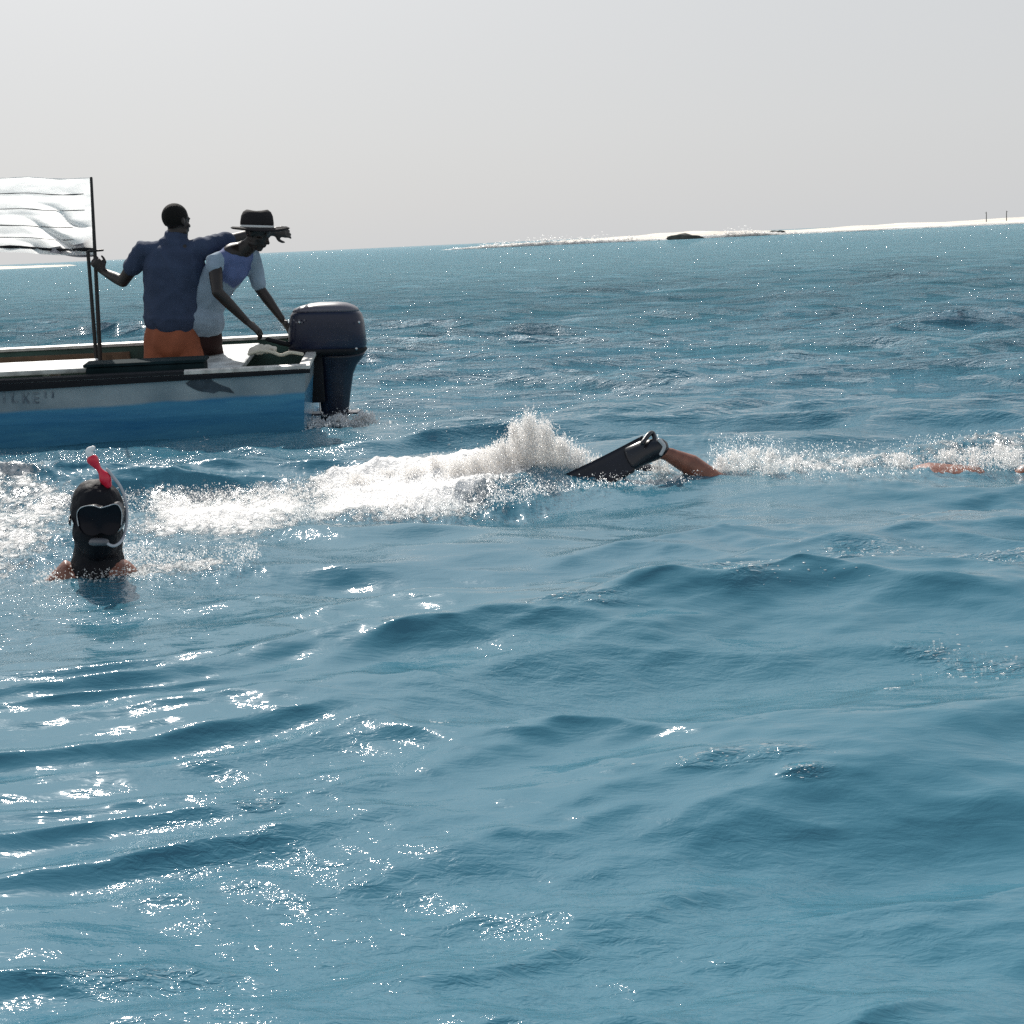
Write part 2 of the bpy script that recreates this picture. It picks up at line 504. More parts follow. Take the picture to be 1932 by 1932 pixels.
# (polygon on the water, strength, edge softness, roughness height, lift)
FOAM = [
    (pix_poly([(520, 925), (560, 918), (650, 905), (760, 892), (850, 880), (950, 862), (1040, 872), (1060, 896), (1040, 920), (960, 945), (850, 962), (740, 970), (640, 975), (600, 982), (560, 985)]), .86, .30, .013, .035),
    (pix_poly([(220, 936), (330, 930), (450, 925), (560, 918), (650, 930), (620, 985), (560, 988), (500, 1002), (400, 1005), (220, 1014)]), .86, .35, .012, .005),
    (pix_poly([(-200, 850), (60, 858), (130, 900), (250, 935), (250, 1010), (120, 1085), (0, 1100), (-200, 1120)]), .66, .40, .012, .0),
    (pix_poly([(230, 1020), (330, 1050), (480, 1035), (495, 1050), (440, 1078), (300, 1092), (200, 1098), (60, 1105), (80, 1085), (200, 1075)]), .62, .16, .014, .0),
    (pix_poly([(820, 925), (1040, 905), (1200, 893), (1350, 893), (1300, 912), (1080, 925), (900, 972), (700, 980)]), .50, .10, .012, .0),
    (pix_poly([(1340, 850), (1420, 838), (1500, 858), (1600, 860), (1700, 850), (1850, 838), (2150, 820), (2150, 885), (1932, 888), (1750, 893), (1600, 905), (1500, 905), (1400, 895), (1330, 890)]), .62, .30, .016, .008),
    (pix_poly([(580, 805), (640, 790), (700, 782), (690, 808), (640, 822), (570, 830)]), .58, .08, .012, .0),
    (pix_poly([(330, 835), (450, 845), (440, 858), (150, 865), (-100, 868), (-100, 848), (150, 848)]), .22, .10, .006, .0),
]
BOAT_ROOT = Vector((-1.31, 11.39, 0)); BOAT_RZ = math.pi + .035; HEEL = R(4.2)
BOAT_M = Matrix.Translation(BOAT_ROOT) @ Matrix.Rotation(BOAT_RZ, 4, 'Z') @ Matrix.Rotation(-HEEL, 4, 'X'); BOAT_I = BOAT_M.inverted()
def boat_to_world(u, v):
    c, s = math.cos(BOAT_RZ), math.sin(BOAT_RZ)
    return (BOAT_ROOT.x + c * u - s * v, BOAT_ROOT.y + s * u + c * v)
def half_beam(u):
    return .82 * (1.0 - max(0, (u - 3.8) / 3.4) ** 2.2) if u < 7.2 else 0.0

def foam_fields(x, y):
    mask = np.zeros_like(x); rough = np.zeros_like(x); lift = np.zeros_like(x)
    for poly, st, soft, rh, lf in FOAM:
        xs = [p[0] for p in poly]; ys = [p[1] for p in poly]
        sel = (x > min(xs) - soft) & (x < max(xs) + soft) & (y > min(ys) - soft) & (y < max(ys) + soft)
        if not sel.any(): continue
        d = sdist(x[sel], y[sel], poly)
        w = np.clip(d / soft * .5 + .5, 0, 1)
        mask[sel] = np.maximum(mask[sel], w * st)
        rough[sel] = np.maximum(rough[sel], w * rh)
        lift[sel] = np.maximum(lift[sel], np.clip(d / .25, 0, 1) * lf)
    return mask, rough, lift

# calm spots: the water stands at its mean level where bodies and the hull meet it
CALM = [(-1.53, 6.05, .8), (1.2, 7.9, 1.2), (-2.6, 11.2, 1.8)]

# polar sheet around the point under the camera
def make_sea():
    # rows
    r = [0.0, .4, .8, 1.1, 1.35]
    rr = 1.5
    while rr < 2600:
        r.append(rr)
        step = (rr * rr + CAMH ** 2) / CAMH * (1.12 / 1643)
        step = min(step, max(.07, .0062 * rr * (1 + rr / 50)))
        rr += step
    r += [3600, 6000, 9000]
    r = np.array(r)
    # angles from +Y, clockwise; fine inside +-40 degrees
    fine = np.linspace(-20.5, 20.5, 740)
    coarse_r = 20.5 + np.cumsum(np.geomspace(.10, 12, 32)); coarse_r = coarse_r[coarse_r < 178]
    ang = np.concatenate([-coarse_r[::-1], fine, coarse_r, [180.0]])
    ang = np.radians(ang)
    nr, na = len(r), len(ang)
    Rg, Ag = np.meshgrid(r, ang, indexing='ij')
    X = Rg * np.sin(Ag); Y = Rg * np.cos(Ag)
    dr = np.gradient(r)[:, None] * np.ones_like(X)
    da = np.gradient(ang)[None, :] * Rg
    sp = np.maximum(dr * .8, np.abs(da))
    x, y, s = X.ravel(), Y.ravel(), sp.ravel()
    dx, dy, dz = sea(x, y, s)
    calm = np.ones_like(x)
    for cx, cy, cr in CALM:
        d = np.hypot(x - cx, (y - cy))
        calm = np.minimum(calm, .15 + .85 * np.clip(d / cr, 0, 1) ** 2)
    damp = np.clip(1 - (Rg.ravel() - 900) / 1500, .0, 1)
    dz *= calm * damp; dx *= calm; dy *= calm
    mask, rough, lift = foam_fields(x, y)
    # churned water
    ridge = lambda sc_, seed: 1 - 2 * np.abs(vnoise(x, y, sc_, seed) - .5)
    rgh = ridge(.16, 21) ** 2 * .7 + ridge(.07, 22) ** 2 * .7 + ridge(.03, 25) * .5 + vnoise(x, y, .018, 23) * .4 - .7
    dz += rough * rgh * 1.5 + lift * (.4 + 1.2 * vnoise(x, y, .22, 24))
    V = np.stack([x + dx, y + dy, dz], 1)
    idx = np.arange(nr * na).reshape(nr, na)
    a = idx[:-1, :-1]; b = idx[:-1, 1:]; c = idx[1:, 1:]; d = idx[1:, :-1]
    Q = np.stack([a, d, c, b], -1).reshape(-1, 4)
    # close the ring (last column to first)
    Q2 = np.stack([idx[:-1, -1], idx[1:, -1], idx[1:, 0], idx[:-1, 0]], -1)
    Q = np.concatenate([Q, Q2])
    # opening under the boat's hull
    hullp = [boat_to_world(u, hb) for u, hb in [(.12, .60)] + [(u, half_beam(u) * .74) for u in (1, 2, 3, 4, 5, 6)]]
    hullp += [boat_to_world(u, -half_beam(u) * .74) for u in (6, 5, 4, 3, 2, 1)] + [boat_to_world(.12, -.60)]
    near = (V[:, 0] > -9) & (V[:, 0] < -1) & (V[:, 1] > 9) & (V[:, 1] < 14)
    ins = np.zeros(len(V), bool)
    ins[near] = sdist(V[near, 0], V[near, 1], hullp) > 0
    keep = ~ins[Q].all(1)
    Q = Q[keep][:, ::-1]
    # drop the degenerate first ring to triangles is not needed: r=0 ring collapses to a point
    me = bpy.data.meshes.new('sea_water')
    me.vertices.add(len(V)); me.vertices.foreach_set('co', V.astype(np.float32).ravel())
    me.loops.add(Q.size); me.loops.foreach_set('vertex_index', Q.astype(np.int32).ravel())
    me.polygons.add(len(Q)); me.polygons.foreach_set('loop_start', np.arange(0, Q.size, 4, dtype=np.int32))
    me.polygons.foreach_set('loop_total', np.full(len(Q), 4, dtype=np.int32))
    me.polygons.foreach_set('use_smooth', np.ones(len(Q), bool))
    me.update(calc_edges=True)
    at1 = me.attributes.new('foam', 'FLOAT', 'POINT'); at1.data.foreach_set('value', mask.astype(np.float32))
    far = np.clip((s - .03) / .22, 0, 1)
    chop = np.clip((vnoise(x, y * .6, 1.7, 41) * .6 + vnoise(x, y * .7, .6, 42) * .4 - .45) * 3, 0, 1) * .30
    for px_, py_, rx_, ry_, st_ in RIPPLES:
        c_ = atz(px_, py_)
        k_ = c_.y / F
        ex = rx_ * k_; ey = ry_ * k_ * c_.y / CAMH
        e_ = ((x - c_.x) / ex) ** 2 + ((y - c_.y) / ey) ** 2
        chop = np.maximum(chop, st_ * np.exp(-e_ ** 2) * (.2 + 1.0 * vnoise(x, y, .13, 44)))
    farc = np.clip((s - .04) / .15, 0, 1)
    chop = np.maximum(chop, farc * 1.1 * np.clip(vnoise(x, y * .4, 3.1, 51) * 2.4 - .7, 0, 1))
    at3 = me.attributes.new('chop', 'FLOAT', 'POINT'); at3.data.foreach_set('value', chop.astype(np.float32))
    at2 = me.attributes.new('coarse', 'FLOAT', 'POINT'); at2.data.foreach_set('value', far.astype(np.float32))
    return me, len(Q)

def water_material():
    m = bpy.data.materials.new('sea_water'); m.use_nodes = True
    t = m.node_tree; L = t.links; N = t.nodes
    out_ = N['Material Output']; N.remove(N['Principled BSDF'])
    dif = N.new('ShaderNodeBsdfDiffuse'); glo = N.new('ShaderNodeBsdfGlossy'); mxs = N.new('ShaderNodeMixShader')
    fre = N.new('ShaderNodeFresnel'); fre.inputs['IOR'].default_value = 1.42
    co = N.new('ShaderNodeTexCoord')
    def noise(scale, det, rough=.5, mp=None, dist=0.0):
        n = N.new('ShaderNodeTexNoise')
        n.inputs['Scale'].default_value = scale; n.inputs['Detail'].default_value = det
        n.inputs['Roughness'].default_value = rough; n.inputs['Distortion'].default_value = dist
        if mp:
            k = N.new('ShaderNodeMapping'); k.inputs['Scale'].default_value = mp
            L.new(co.outputs['Object'], k.inputs[0]); L.new(k.outputs[0], n.inputs['Vector'])
        else:
            L.new(co.outputs['Object'], n.inputs['Vector'])
        return n
    # water body colour, slightly varied
    nb = noise(.35, 3, mp=(.6, 1, 1))
    mx = N.new('ShaderNodeMix'); mx.data_type = 'RGBA'
    mx.inputs[6].default_value = (.032, .134, .205, 1)
    mx.inputs[7].default_value = (.064, .192, .242, 1)
    L.new(nb.outputs['Fac'], mx.inputs[0])
    # body colour grows paler farther out
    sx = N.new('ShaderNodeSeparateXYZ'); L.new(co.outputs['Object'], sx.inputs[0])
    far_ramp = N.new('ShaderNodeMapRange'); far_ramp.inputs[1].default_value = 9; far_ramp.inputs[2].default_value = 70; far_ramp.interpolation_type = 'SMOOTHSTEP'
    L.new(sx.outputs['Y'], far_ramp.inputs[0])
    mx_far = N.new('ShaderNodeMix'); mx_far.data_type = 'RGBA'
    mx_far.inputs[7].default_value = (.140, .315, .385, 1)
    L.new(far_ramp.outputs[0], mx_far.inputs[0]); L.new(mx.outputs[2], mx_far.inputs[6]); mx = mx_far
    # foam
    fa = N.new('ShaderNodeAttribute'); fa.attribute_name = 'foam'
    n1 = noise(26, 6, .68, (1, .7, 1), .6)
    n2 = noise(6, 4, .6, (1, .8, 1), .4)
    a1 = N.new('ShaderNodeMath'); a1.operation = 'MULTIPLY'; a1.inputs[1].default_value = .55
    L.new(n1.outputs['Fac'], a1.inputs[0])
    a2 = N.new('ShaderNodeMath'); a2.operation = 'MULTIPLY_ADD'; a2.inputs[1].default_value = .45
    L.new(n2.outputs['Fac'], a2.inputs[0]); L.new(a1.outputs[0], a2.inputs[2])
    # foam factor: mask*1.0 - (1 - noise)
    a3 = N.new('ShaderNodeMath'); a3.operation = 'ADD'
    L.new(fa.outputs['Fac'], a3.inputs[0]); L.new(a2.outputs[0], a3.inputs[1])
    mr = N.new('ShaderNodeMapRange'); mr.inputs[1].default_value = 1.04; mr.inputs[2].default_value = 1.26
    mr.interpolation_type = 'SMOOTHSTEP'
    L.new(a3.outputs[0], mr.inputs[0])
    # gate to zero where there is no mask
    mg = N.new('ShaderNodeMath'); mg.operation = 'GREATER_THAN'; mg.inputs[1].default_value = .02
    L.new(fa.outputs['Fac'], mg.inputs[0])
    mm = N.new('ShaderNodeMath'); mm.operation = 'MULTIPLY'
    L.new(mr.outputs[0], mm.inputs[0]); L.new(mg.outputs[0], mm.inputs[1])
    mc = N.new('ShaderNodeMix'); mc.data_type = 'RGBA'
    L.new(mm.outputs[0], mc.inputs[0]); L.new(mx.outputs[2], mc.inputs[6])
    mc.inputs[7].default_value = (.88, .855, .82, 1)
    L.new(mc.outputs[2], dif.inputs['Color'])
    mro = N.new('ShaderNodeMapRange'); mro.inputs[3].default_value = .03; mro.inputs[4].default_value = .55
    L.new(mm.outputs[0], mro.inputs[0]); L.new(mro.outputs[0], glo.inputs['Roughness'])
    # fine ripples (relief) + the chop the far mesh is too coarse to carry
    nf = noise(15, 4, .58, (.42, 1.0, 1), .4)
    nm = noise(1.7, 7, .70, (.40, 1.0, 1), .4)
    nc = noise(34, 3, .6, (.6, 1.0, 1), .5)
    fc = N.new('ShaderNodeAttribute'); fc.attribute_name = 'coarse'
    h1 = N.new('ShaderNodeMath'); h1.operation = 'MULTIPLY'; h1.inputs[1].default_value = .0045
    L.new(nf.outputs['Fac'], h1.inputs[0])
    h2 = N.new('ShaderNodeMath'); h2.operation = 'MULTIPLY'
    L.new(nm.outputs['Fac'], h2.inputs[0]); L.new(fc.outputs['Fac'], h2.inputs[1])
    h3 = N.new('ShaderNodeMath'); h3.operation = 'MULTIPLY_ADD'; h3.inputs[1].default_value = .75
    L.new(h2.outputs[0], h3.inputs[0]); L.new(h1.outputs[0], h3.inputs[2])
    ch = N.new('ShaderNodeAttribute'); ch.attribute_name = 'chop'
    hc1 = N.new('ShaderNodeMath'); hc1.operation = 'MULTIPLY'
    L.new(nc.outputs['Fac'], hc1.inputs[0]); L.new(ch.outputs['Fac'], hc1.inputs[1])
    hc2 = N.new('ShaderNodeMath'); hc2.operation = 'MULTIPLY_ADD'; hc2.inputs[1].default_value = .026
    L.new(hc1.outputs[0], hc2.inputs[0]); L.new(h3.outputs[0], hc2.inputs[2])
    h3 = hc2
    # foam relief
    h4 = N.new('ShaderNodeMath'); h4.operation = 'MULTIPLY'
    L.new(n1.outputs['Fac'], h4.inputs[0]); L.new(mm.outputs[0], h4.inputs[1])
    h5 = N.new('ShaderNodeMath'); h5.operation = 'MULTIPLY_ADD'; h5.inputs[1].default_value = .02
    L.new(h4.outputs[0], h5.inputs[0]); L.new(h3.outputs[0], h5.inputs[2])
    bp = N.new('ShaderNodeBump'); bp.inputs['Strength'].default_value = 1.0; bp.inputs['Distance'].default_value = 1.0
    L.new(h5.outputs[0], bp.inputs['Height'])
    for q in (dif, glo, fre): L.new(bp.outputs[0], q.inputs['Normal'])
    kf = N.new('ShaderNodeMapRange'); kf.inputs[3].default_value = 1.0; kf.inputs[4].default_value = 1.0
    L.new(fc.outputs['Fac'], kf.inputs[0])
    kk = N.new('ShaderNodeMath'); kk.operation = 'MULTIPLY'
    L.new(fre.outputs[0], kk.inputs[0]); L.new(kf.outputs[0], kk.inputs[1])
    fo = N.new('ShaderNodeMath'); fo.operation = 'MULTIPLY_ADD'; fo.inputs[1].default_value = -.6; fo.inputs[2].default_value = 1.0
    L.new(mm.outputs[0], fo.inputs[0])
    k2 = N.new('ShaderNodeMath'); k2.operation = 'MULTIPLY'
    L.new(kk.outputs[0], k2.inputs[0]); L.new(fo.outputs[0], k2.inputs[1])
    L.new(k2.outputs[0], mxs.inputs[0]); L.new(dif.outputs[0], mxs.inputs[1]); L.new(glo.outputs[0], mxs.inputs[2])
    L.new(mxs.outputs[0], out_.inputs['Surface'])
    return m
me, nq = make_sea()
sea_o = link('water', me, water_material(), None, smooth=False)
tag(sea_o, 'rippled blue sea with whitewater trail, stretching out to the horizon', kind='structure')
print('sea quads', nq, len(sea_o.data.vertices))

# ------------------------------------------------------------------ sandbanks on the horizon
def sandbank(name, x0, x1, y0, h, label, seed, fade0=True):
    bm = bmesh.new()
    n = 160
    prev = None
    prof = [(-7, -.25), (-2, .02), (0, .06), (12, .25), (30, .5), (60, .8), (100, 1.0), (140, .75), (180, -.3)]
    for i in range(n + 1):
        t = i / n
        x = x0 + (x1 - x0) * t
        env = min(1, t * 7) if fade0 else 1
        env *= min(1, (1 - t) * 7)
        env = env ** .7
        hh = h * env * (.62 + .5 * mn.noise(Vector((x * .03, seed, 0))) + .25 * mn.noise(Vector((x * .12, seed, 3))))
        off = 5 * mn.noise(Vector((x * .02, 5, seed)))
        ring = [bm.verts.new((x, y0 + off + p[0] * env, p[1] * hh if p[1] > 0 else p[1])) for p in prof]
        if prev:
            for k in range(len(prof) - 1):
                bm.faces.new((prev[k], ring[k], ring[k + 1], prev[k + 1]))
        prev = ring
    o = obj(name, bm, M_sand)
    return tag(o, label, kind='structure')
sandbank('sandbank', -13, 330, 364, 2.0, 'low pale sandbank along the horizon on the right', 2.0)
sandbank('sandbank', -420, -112, 425, 1.2, 'faint distant sand spit on the horizon behind the white awning', 7.0, False)

# surf breaking along the bank
def ico(sub):
    bm = bmesh.new()
    if sub == -1:
        vs_ = [bm.verts.new(p) for p in ((1, 0, -.5), (-.5, .87, -.5), (-.5, -.87, -.5), (0, 0, 1))]
        for a, b, c in ((0, 2, 1), (0, 1, 3), (1, 2, 3), (2, 0, 3)): bm.faces.new((vs_[a], vs_[b], vs_[c]))
    elif sub == 0:
        vs_ = [bm.verts.new(p) for p in ((1, 0, 0), (0, 1, 0), (-1, 0, 0), (0, -1, 0), (0, 0, 1), (0, 0, -1))]
        for k in range(4):
            bm.faces.new((vs_[k], vs_[(k + 1) % 4], vs_[4])); bm.faces.new((vs_[(k + 1) % 4], vs_[k], vs_[5]))
    else:
        bmesh.ops.create_icosphere(bm, subdivisions=sub, radius=1)
    bv = np.array([v.co[:] for v in bm.verts]); bf = np.array([[v.index for v in f.verts] for f in (bm.verts.index_update(), bm.faces)[1]]); bm.free()
    return bv, bf
def blob_cloud(name, pts, scl, label, sub=1, jit=.30, smooth=True, m=None):
    """many small low-poly drops in one mesh: pts (n,3), scl (n,3)"""
    rs_ = np.random.default_rng(5)
    bv, bf = ico(sub)
    n = len(pts); nv = len(bv)
    jitter = 1 + jit * (rs_.random((n, nv, 1)) - .5)
    V = bv[None] * jitter * scl[:, None, :] + pts[:, None, :]
    Fc = (bf[None] + (np.arange(n) * nv)[:, None, None]).reshape(-1, 3)
    V = V.reshape(-1, 3)
    me = bpy.data.meshes.new(name)
    me.vertices.add(len(V)); me.vertices.foreach_set('co', V.astype(np.float32).ravel())
    me.loops.add(Fc.size); me.loops.foreach_set('vertex_index', Fc.astype(np.int32).ravel())
    me.polygons.add(len(Fc)); me.polygons.foreach_set('loop_start', np.arange(0, Fc.size, 3, dtype=np.int32))
    me.polygons.foreach_set('loop_total', np.full(len(Fc), 3, dtype=np.int32))
    me.update(calc_edges=True)
    return tag(link(name, me, m or M_foam, None, smooth), label, kind='stuff')
rs = np.random.default_rng(4)
n = 1100
x = -9 + 175 * rs.random(n)
y = 354.5 + 4 * rs.random(n) + np.array([5 * mn.noise(Vector((q * .02, 5, 2.0))) for q in x])
g = 1 + 1.0 * ((x > 38) & (x < 58)) + .9 * ((x > -6) & (x < 25))
sz = .20 * g * (.4 + rs.random(n))
blob_cloud('surf', np.column_stack([x, y, sz * .3]), np.column_stack([1.5 + 3 * rs.random(n), np.full(n, .35), sz]), 'thin bright line of white surf along the sandbank edge', m=M_surf)

def rock(name, px, pyb, w, h, Y, label, cat, m, seed):
    p = at(px, pyb, Y)
    o_e = Vector((p.x, Y, .15))
    bm = bmesh.new()
    bmesh.ops.create_icosphere(bm, subdivisions=3, radius=1)
    for v in bm.verts:
        n = mn.noise(v.co * 1.7 + Vector((seed, 0, 0)))
        v.co *= 1 + .45 * n
        v.co.x *= w / 2; v.co.y *= w / 4; v.co.z *= h
        v.co.z = max(v.co.z, -.2)
        v.co += o_e
    o = obj(name, bm, m)
    c = Vector(o_e)
    for v in o.data.vertices: v.co -= c
    o.location = c
    return tag(o, label, cat)
rock('rock', 1290, 438, 7.6, .95, 353, 'long low dark rock at the waterline, left of the surf peak', 'rock', M_rock, 1)
rock('rock', 1466, 432, 4.2, .8, 358, 'small dark rock on the pale sand right of the surf peak', 'rock', M_rock, 5)
rock('rock', 1352, 436, 3.6, .5, 357, 'faint flat grey rock between the long rock and the surf peak', 'rock', M_rock, 9)
# breaking surf peaks
P_, S_ = [], []
for pxc, wid, hgt, n in ((1405, 3.4, 1.9, 420), (1378, 1.2, 2.2, 110), (950, 5, 1.5, 300), (1010, 4, 2.0, 260), (1060, 6, 1.7, 380), (1130, 6, 1.6, 320), (1200, 5, 1.2, 200), (1450, 4, 1.0, 120), (1510, 4, .9, 120)):
    xc = at(pxc, 430, 354).x
    x = xc + wid * rs.normal(size=n)
    z = np.abs(rs.normal(size=n)) * hgt * .40 * np.exp(-((x - xc) / (1.6 * wid)) ** 2)
    P_.append(np.column_stack([x, 354.5 + rs.random(n), z])); S_.append(np.column_stack([.12 + .40 * rs.random(n) ** 2, np.full(n, .2), .04 + .07 * rs.random(n)]))
blob_cloud('wave_spray', np.concatenate(P_), np.concatenate(S_), 'white spray of small waves breaking against the sandbank', m=M_surf)
for i, (px, py0, py1, lb) in enumerate(((1861, 413, 400, 'left of two thin dark posts standing on the sandbank'), (1899, 411, 398, 'right of two thin dark posts, nearest the photo edge'))):
    b0 = at(px, py0, 372); b1 = at(px, py1, 372)
    bm = bmesh.new()
    loft(bm, [b0 + Vector((0, 0, -.6)), (b0 + b1) / 2, b1], [.10, .09, .07], n=8)
    boxm(bm, b1 + Vector((.12 * (1 if i else -1), 0, -.2)), (.34, .10, .10))
    o = obj('post', bm, M_rock)
    for v in o.data.vertices: v.co -= b0
    o.location = b0
    tag(o, lb, 'post', 'posts on the sandbank')

# ------------------------------------------------------------------ boat
boat = tag(empty('motorboat', BOAT_ROOT, BOAT_RZ), 'open white over blue fibreglass boat with black rub rail', 'boat')
boat.rotation_euler = (-HEEL, 0, BOAT_RZ)
def sheer(u): return .478 - .002 * u + .0075 * max(0, u - 2.5) ** 2
def rubh(u): return .026 + .011 * min(u, 3.0)
STA = [0, .25, .6, 1, 1.5, 2, 2.5, 3, 3.5, 4, 4.5, 5, 5.5, 6, 6.4, 6.8, 7.1]
def section(u, inset=0.0):
    hb = half_beam(u) - inset
    zs = sheer(u); e = max(0, (u - 3.8) / 3.3)
    keel = -.22 + .5 * e ** 3 + inset * .9
    return [(0.0, keel), (hb * .45, keel + .035), (hb * .80, keel + .12 + .05 * e), (hb * .87, .04 + .12 * e), (hb * .935, .20 + .1 * e), (hb, zs)]
def hull_shell(inset, u0=0.0):
    bm = bmesh.new(); rings = []
    for u in STA:
        if u == 0: pass
        s = section(u, inset)
        pts = [(v, z) for v, z in s] 
        ring = []
        rake = lambda z: (.11 * (sheer(0) - z)) if u == 0 else 0
        uu = u + (inset if u == 0 else 0)
        for v, z in reversed(pts): ring.append(bm.verts.new((uu + rake(z), v, z)))
        for v, z in pts[1:]: ring.append(bm.verts.new((uu + rake(z), -v, z)))
        rings.append(ring)
    for a, b in zip(rings, rings[1:]):
        for k in range(len(a) - 1):
            bm.faces.new((a[k], b[k], b[k + 1], a[k + 1]))
    bm.faces.new(rings[0])
    bm.faces.new(rings[-1])
    return bm
h = hull_shell(0.0); obj('hull', h, M_hull, boat, world=False, smooth=False)
h = hull_shell(0.035)
hi = obj('inner_hull', h, M_inner, boat, world=False, smooth=False)
# gunwale caps: near side weathered white, laid on the hull edges
def strip(fn_out, us, name, m):
    bm = bmesh.new(); prev = None
    for u in us:
        ring = [bm.verts.new(p) for p in fn_out(u)]
        if prev:
            n = len(ring)
            for k in range(n): bm.faces.new((prev[k], ring[k], ring[(k + 1) % n], prev[(k + 1) % n]))
        else: bm.faces.new(ring)
        prev = ring
    bm.faces.new(list(reversed(prev)))
    return obj(name, bm, m, boat, world=False, smooth=False)
US = [-.03 + i * .1 for i in range(0, 71)]
for sgn, us_, gm in ((1, US[:9], M_gun), (1, US[8:], M_rub), (-1, US, M_gun)):
    strip(lambda u: [(u, sgn * (half_beam(u) + .012), sheer(u) + .002), (u, sgn * (half_beam(u) + .012), sheer(u) + .022), (u, sgn * (half_beam(u) - .02), sheer(u) + .030), (u, sgn * (half_beam(u) - .05), sheer(u) + .022), (u, sgn * (half_beam(u) - .05), sheer(u) + .002)], us_, 'gunwale', gm)
for sgn in (1, -1):
    strip(lambda u: [(u, sgn * (half_beam(u) + .006), sheer(u) - .002), (u, sgn * (half_beam(u) + .026), sheer(u) - .008), (u, sgn * (half_beam(u) + .024 - rubh(u) * .13), sheer(u) - rubh(u)), (u, sgn * (half_beam(u) + .002 - rubh(u) * .25), sheer(u) - rubh(u) - .004)], US, 'rub_rail', M_rub)
# transom top, floor, thwarts
bm = bmesh.new(); boxm(bm, (.02, 0, .468), (.07, 1.44, .03), bevel=.008); obj('transom_cap', bm, M_gun, boat, world=False, smooth=False)
bm = bmesh.new(); boxm(bm, (3.0, 0, -.135), (5.6, 1.0, .03)); obj('floorboard', bm, M_wood, boat, world=False, smooth=False)
bm = bmesh.new(); boxm(bm, (.62, 0, .44), (.34, 1.46, .04), bevel=.012); obj('rear_thwart', bm, M_bench, boat, world=False, smooth=False)
bm = bmesh.new(); boxm(bm, (3.0, .02, .455), (2.96, .46, .035), bevel=.01); obj('side_bench', bm, M_bench, boat, world=False, smooth=False)
for u in (3.9, 1.8):
    bm = bmesh.new(); boxm(bm, (u, .02, .16), (.05, .30, .55)); obj('bench_leg', bm, M_bench, boat, world=False, smooth=False)
bm = bmesh.new(); boxm(bm, (3.2, -.735, .38), (3.6, .03, .12)); obj('side_plank', bm, M_wood, boat, world=False, smooth=False)
# dark locker inside the near gunwale
bm = bmesh.new(); boxm(bm, (1.03, .665, .40), (.76, .17, .28), bevel=.02)
lk = obj('locker', bm, M_box, boat, world=False, smooth=False)
bm = bmesh.new(); boxm(bm, (1.03, .665, .551), (.78, .19, .02), bevel=.006); obj('locker_lid', bm, M_box, lk, world=False, smooth=False)

# hull emblem: leaping fish outline + worn letters, as thin raised print on the near side
def on_hull(px, py):
    """point on the near hull side under pixel, in boat coordinates (plane fit to the topside)"""
    Y = 10.65
    for _ in range(14):
        q = BOAT_I @ at(px, py, Y)
        u, v, z = q
        sec = section(max(0, min(u, 6.9)))
        for (v0, z0), (v1, z1) in zip(sec[3:], sec[4:]):
            if z0 <= z <= z1 or (z1 == sec[-1][1] and z > z1):
                vt = v0 + (v1 - v0) * (z - z0) / (z1 - z0)
                break
        else: vt = sec[3][0]
        Y += (v - (vt + .006)) * .9
    return Vector((u, vt + .006, z))
def decal(pix, name, parent, m=None):
    bm = bmesh.new()
    f = [on_hull(*p) for p in pix]
    vs = [bm.verts.new(p) for p in f]
    bm.faces.new(vs)
    r = bmesh.ops.extrude_face_region(bm, geom=bm.faces[:])
    bmesh.ops.translate(bm, verts=[g for g in r['geom'] if isinstance(g, bmesh.types.BMVert)], vec=(0, -.004, 0))
    return obj(name, bm, m or M_emblem, parent, world=False, smooth=False)
decal([(350, 723), (360, 718), (376, 717), (386, 711), (396, 713), (402, 720), (418, 727), (432, 732), (442, 742), (424, 739), (412, 738), (404, 742), (392, 740), (376, 738), (364, 733), (355, 728)], 'fish_emblem', boat)
for k, (x0, y0, kind) in enumerate(((6, 740, 'I'), (22, 740, 'L'), (42, 741, 'K'), (62, 741, 'E'), (84, 739, 'I'), (98, 739, 'I'))):
    hgt = 20 if k < 4 else 12
    S = [[(x0, y0), (x0 + 3, y0), (x0 + 3, y0 + hgt), (x0, y0 + hgt)]]
    if kind == 'L': S.append([(x0 + 3, y0 + hgt - 3), (x0 + 11, y0 + hgt - 3), (x0 + 11, y0 + hgt), (x0 + 3, y0 + hgt)])
    if kind == 'K':
        S.append([(x0 + 3, y0 + 8), (x0 + 11, y0), (x0 + 13, y0 + 2), (x0 + 3, y0 + 12)])
        S.append([(x0 + 4, y0 + 10), (x0 + 7, y0 + 9), (x0 + 14, y0 + hgt), (x0 + 10, y0 + hgt)])
    if kind == 'E':
        for q in (0, 9, 17): S.append([(x0 + 3, y0 + q), (x0 + 11, y0 + q), (x0 + 11, y0 + q + 3), (x0 + 3, y0 + q + 3)])
    for s in S: decal(s, 'letter_stroke', boat, M_faded)

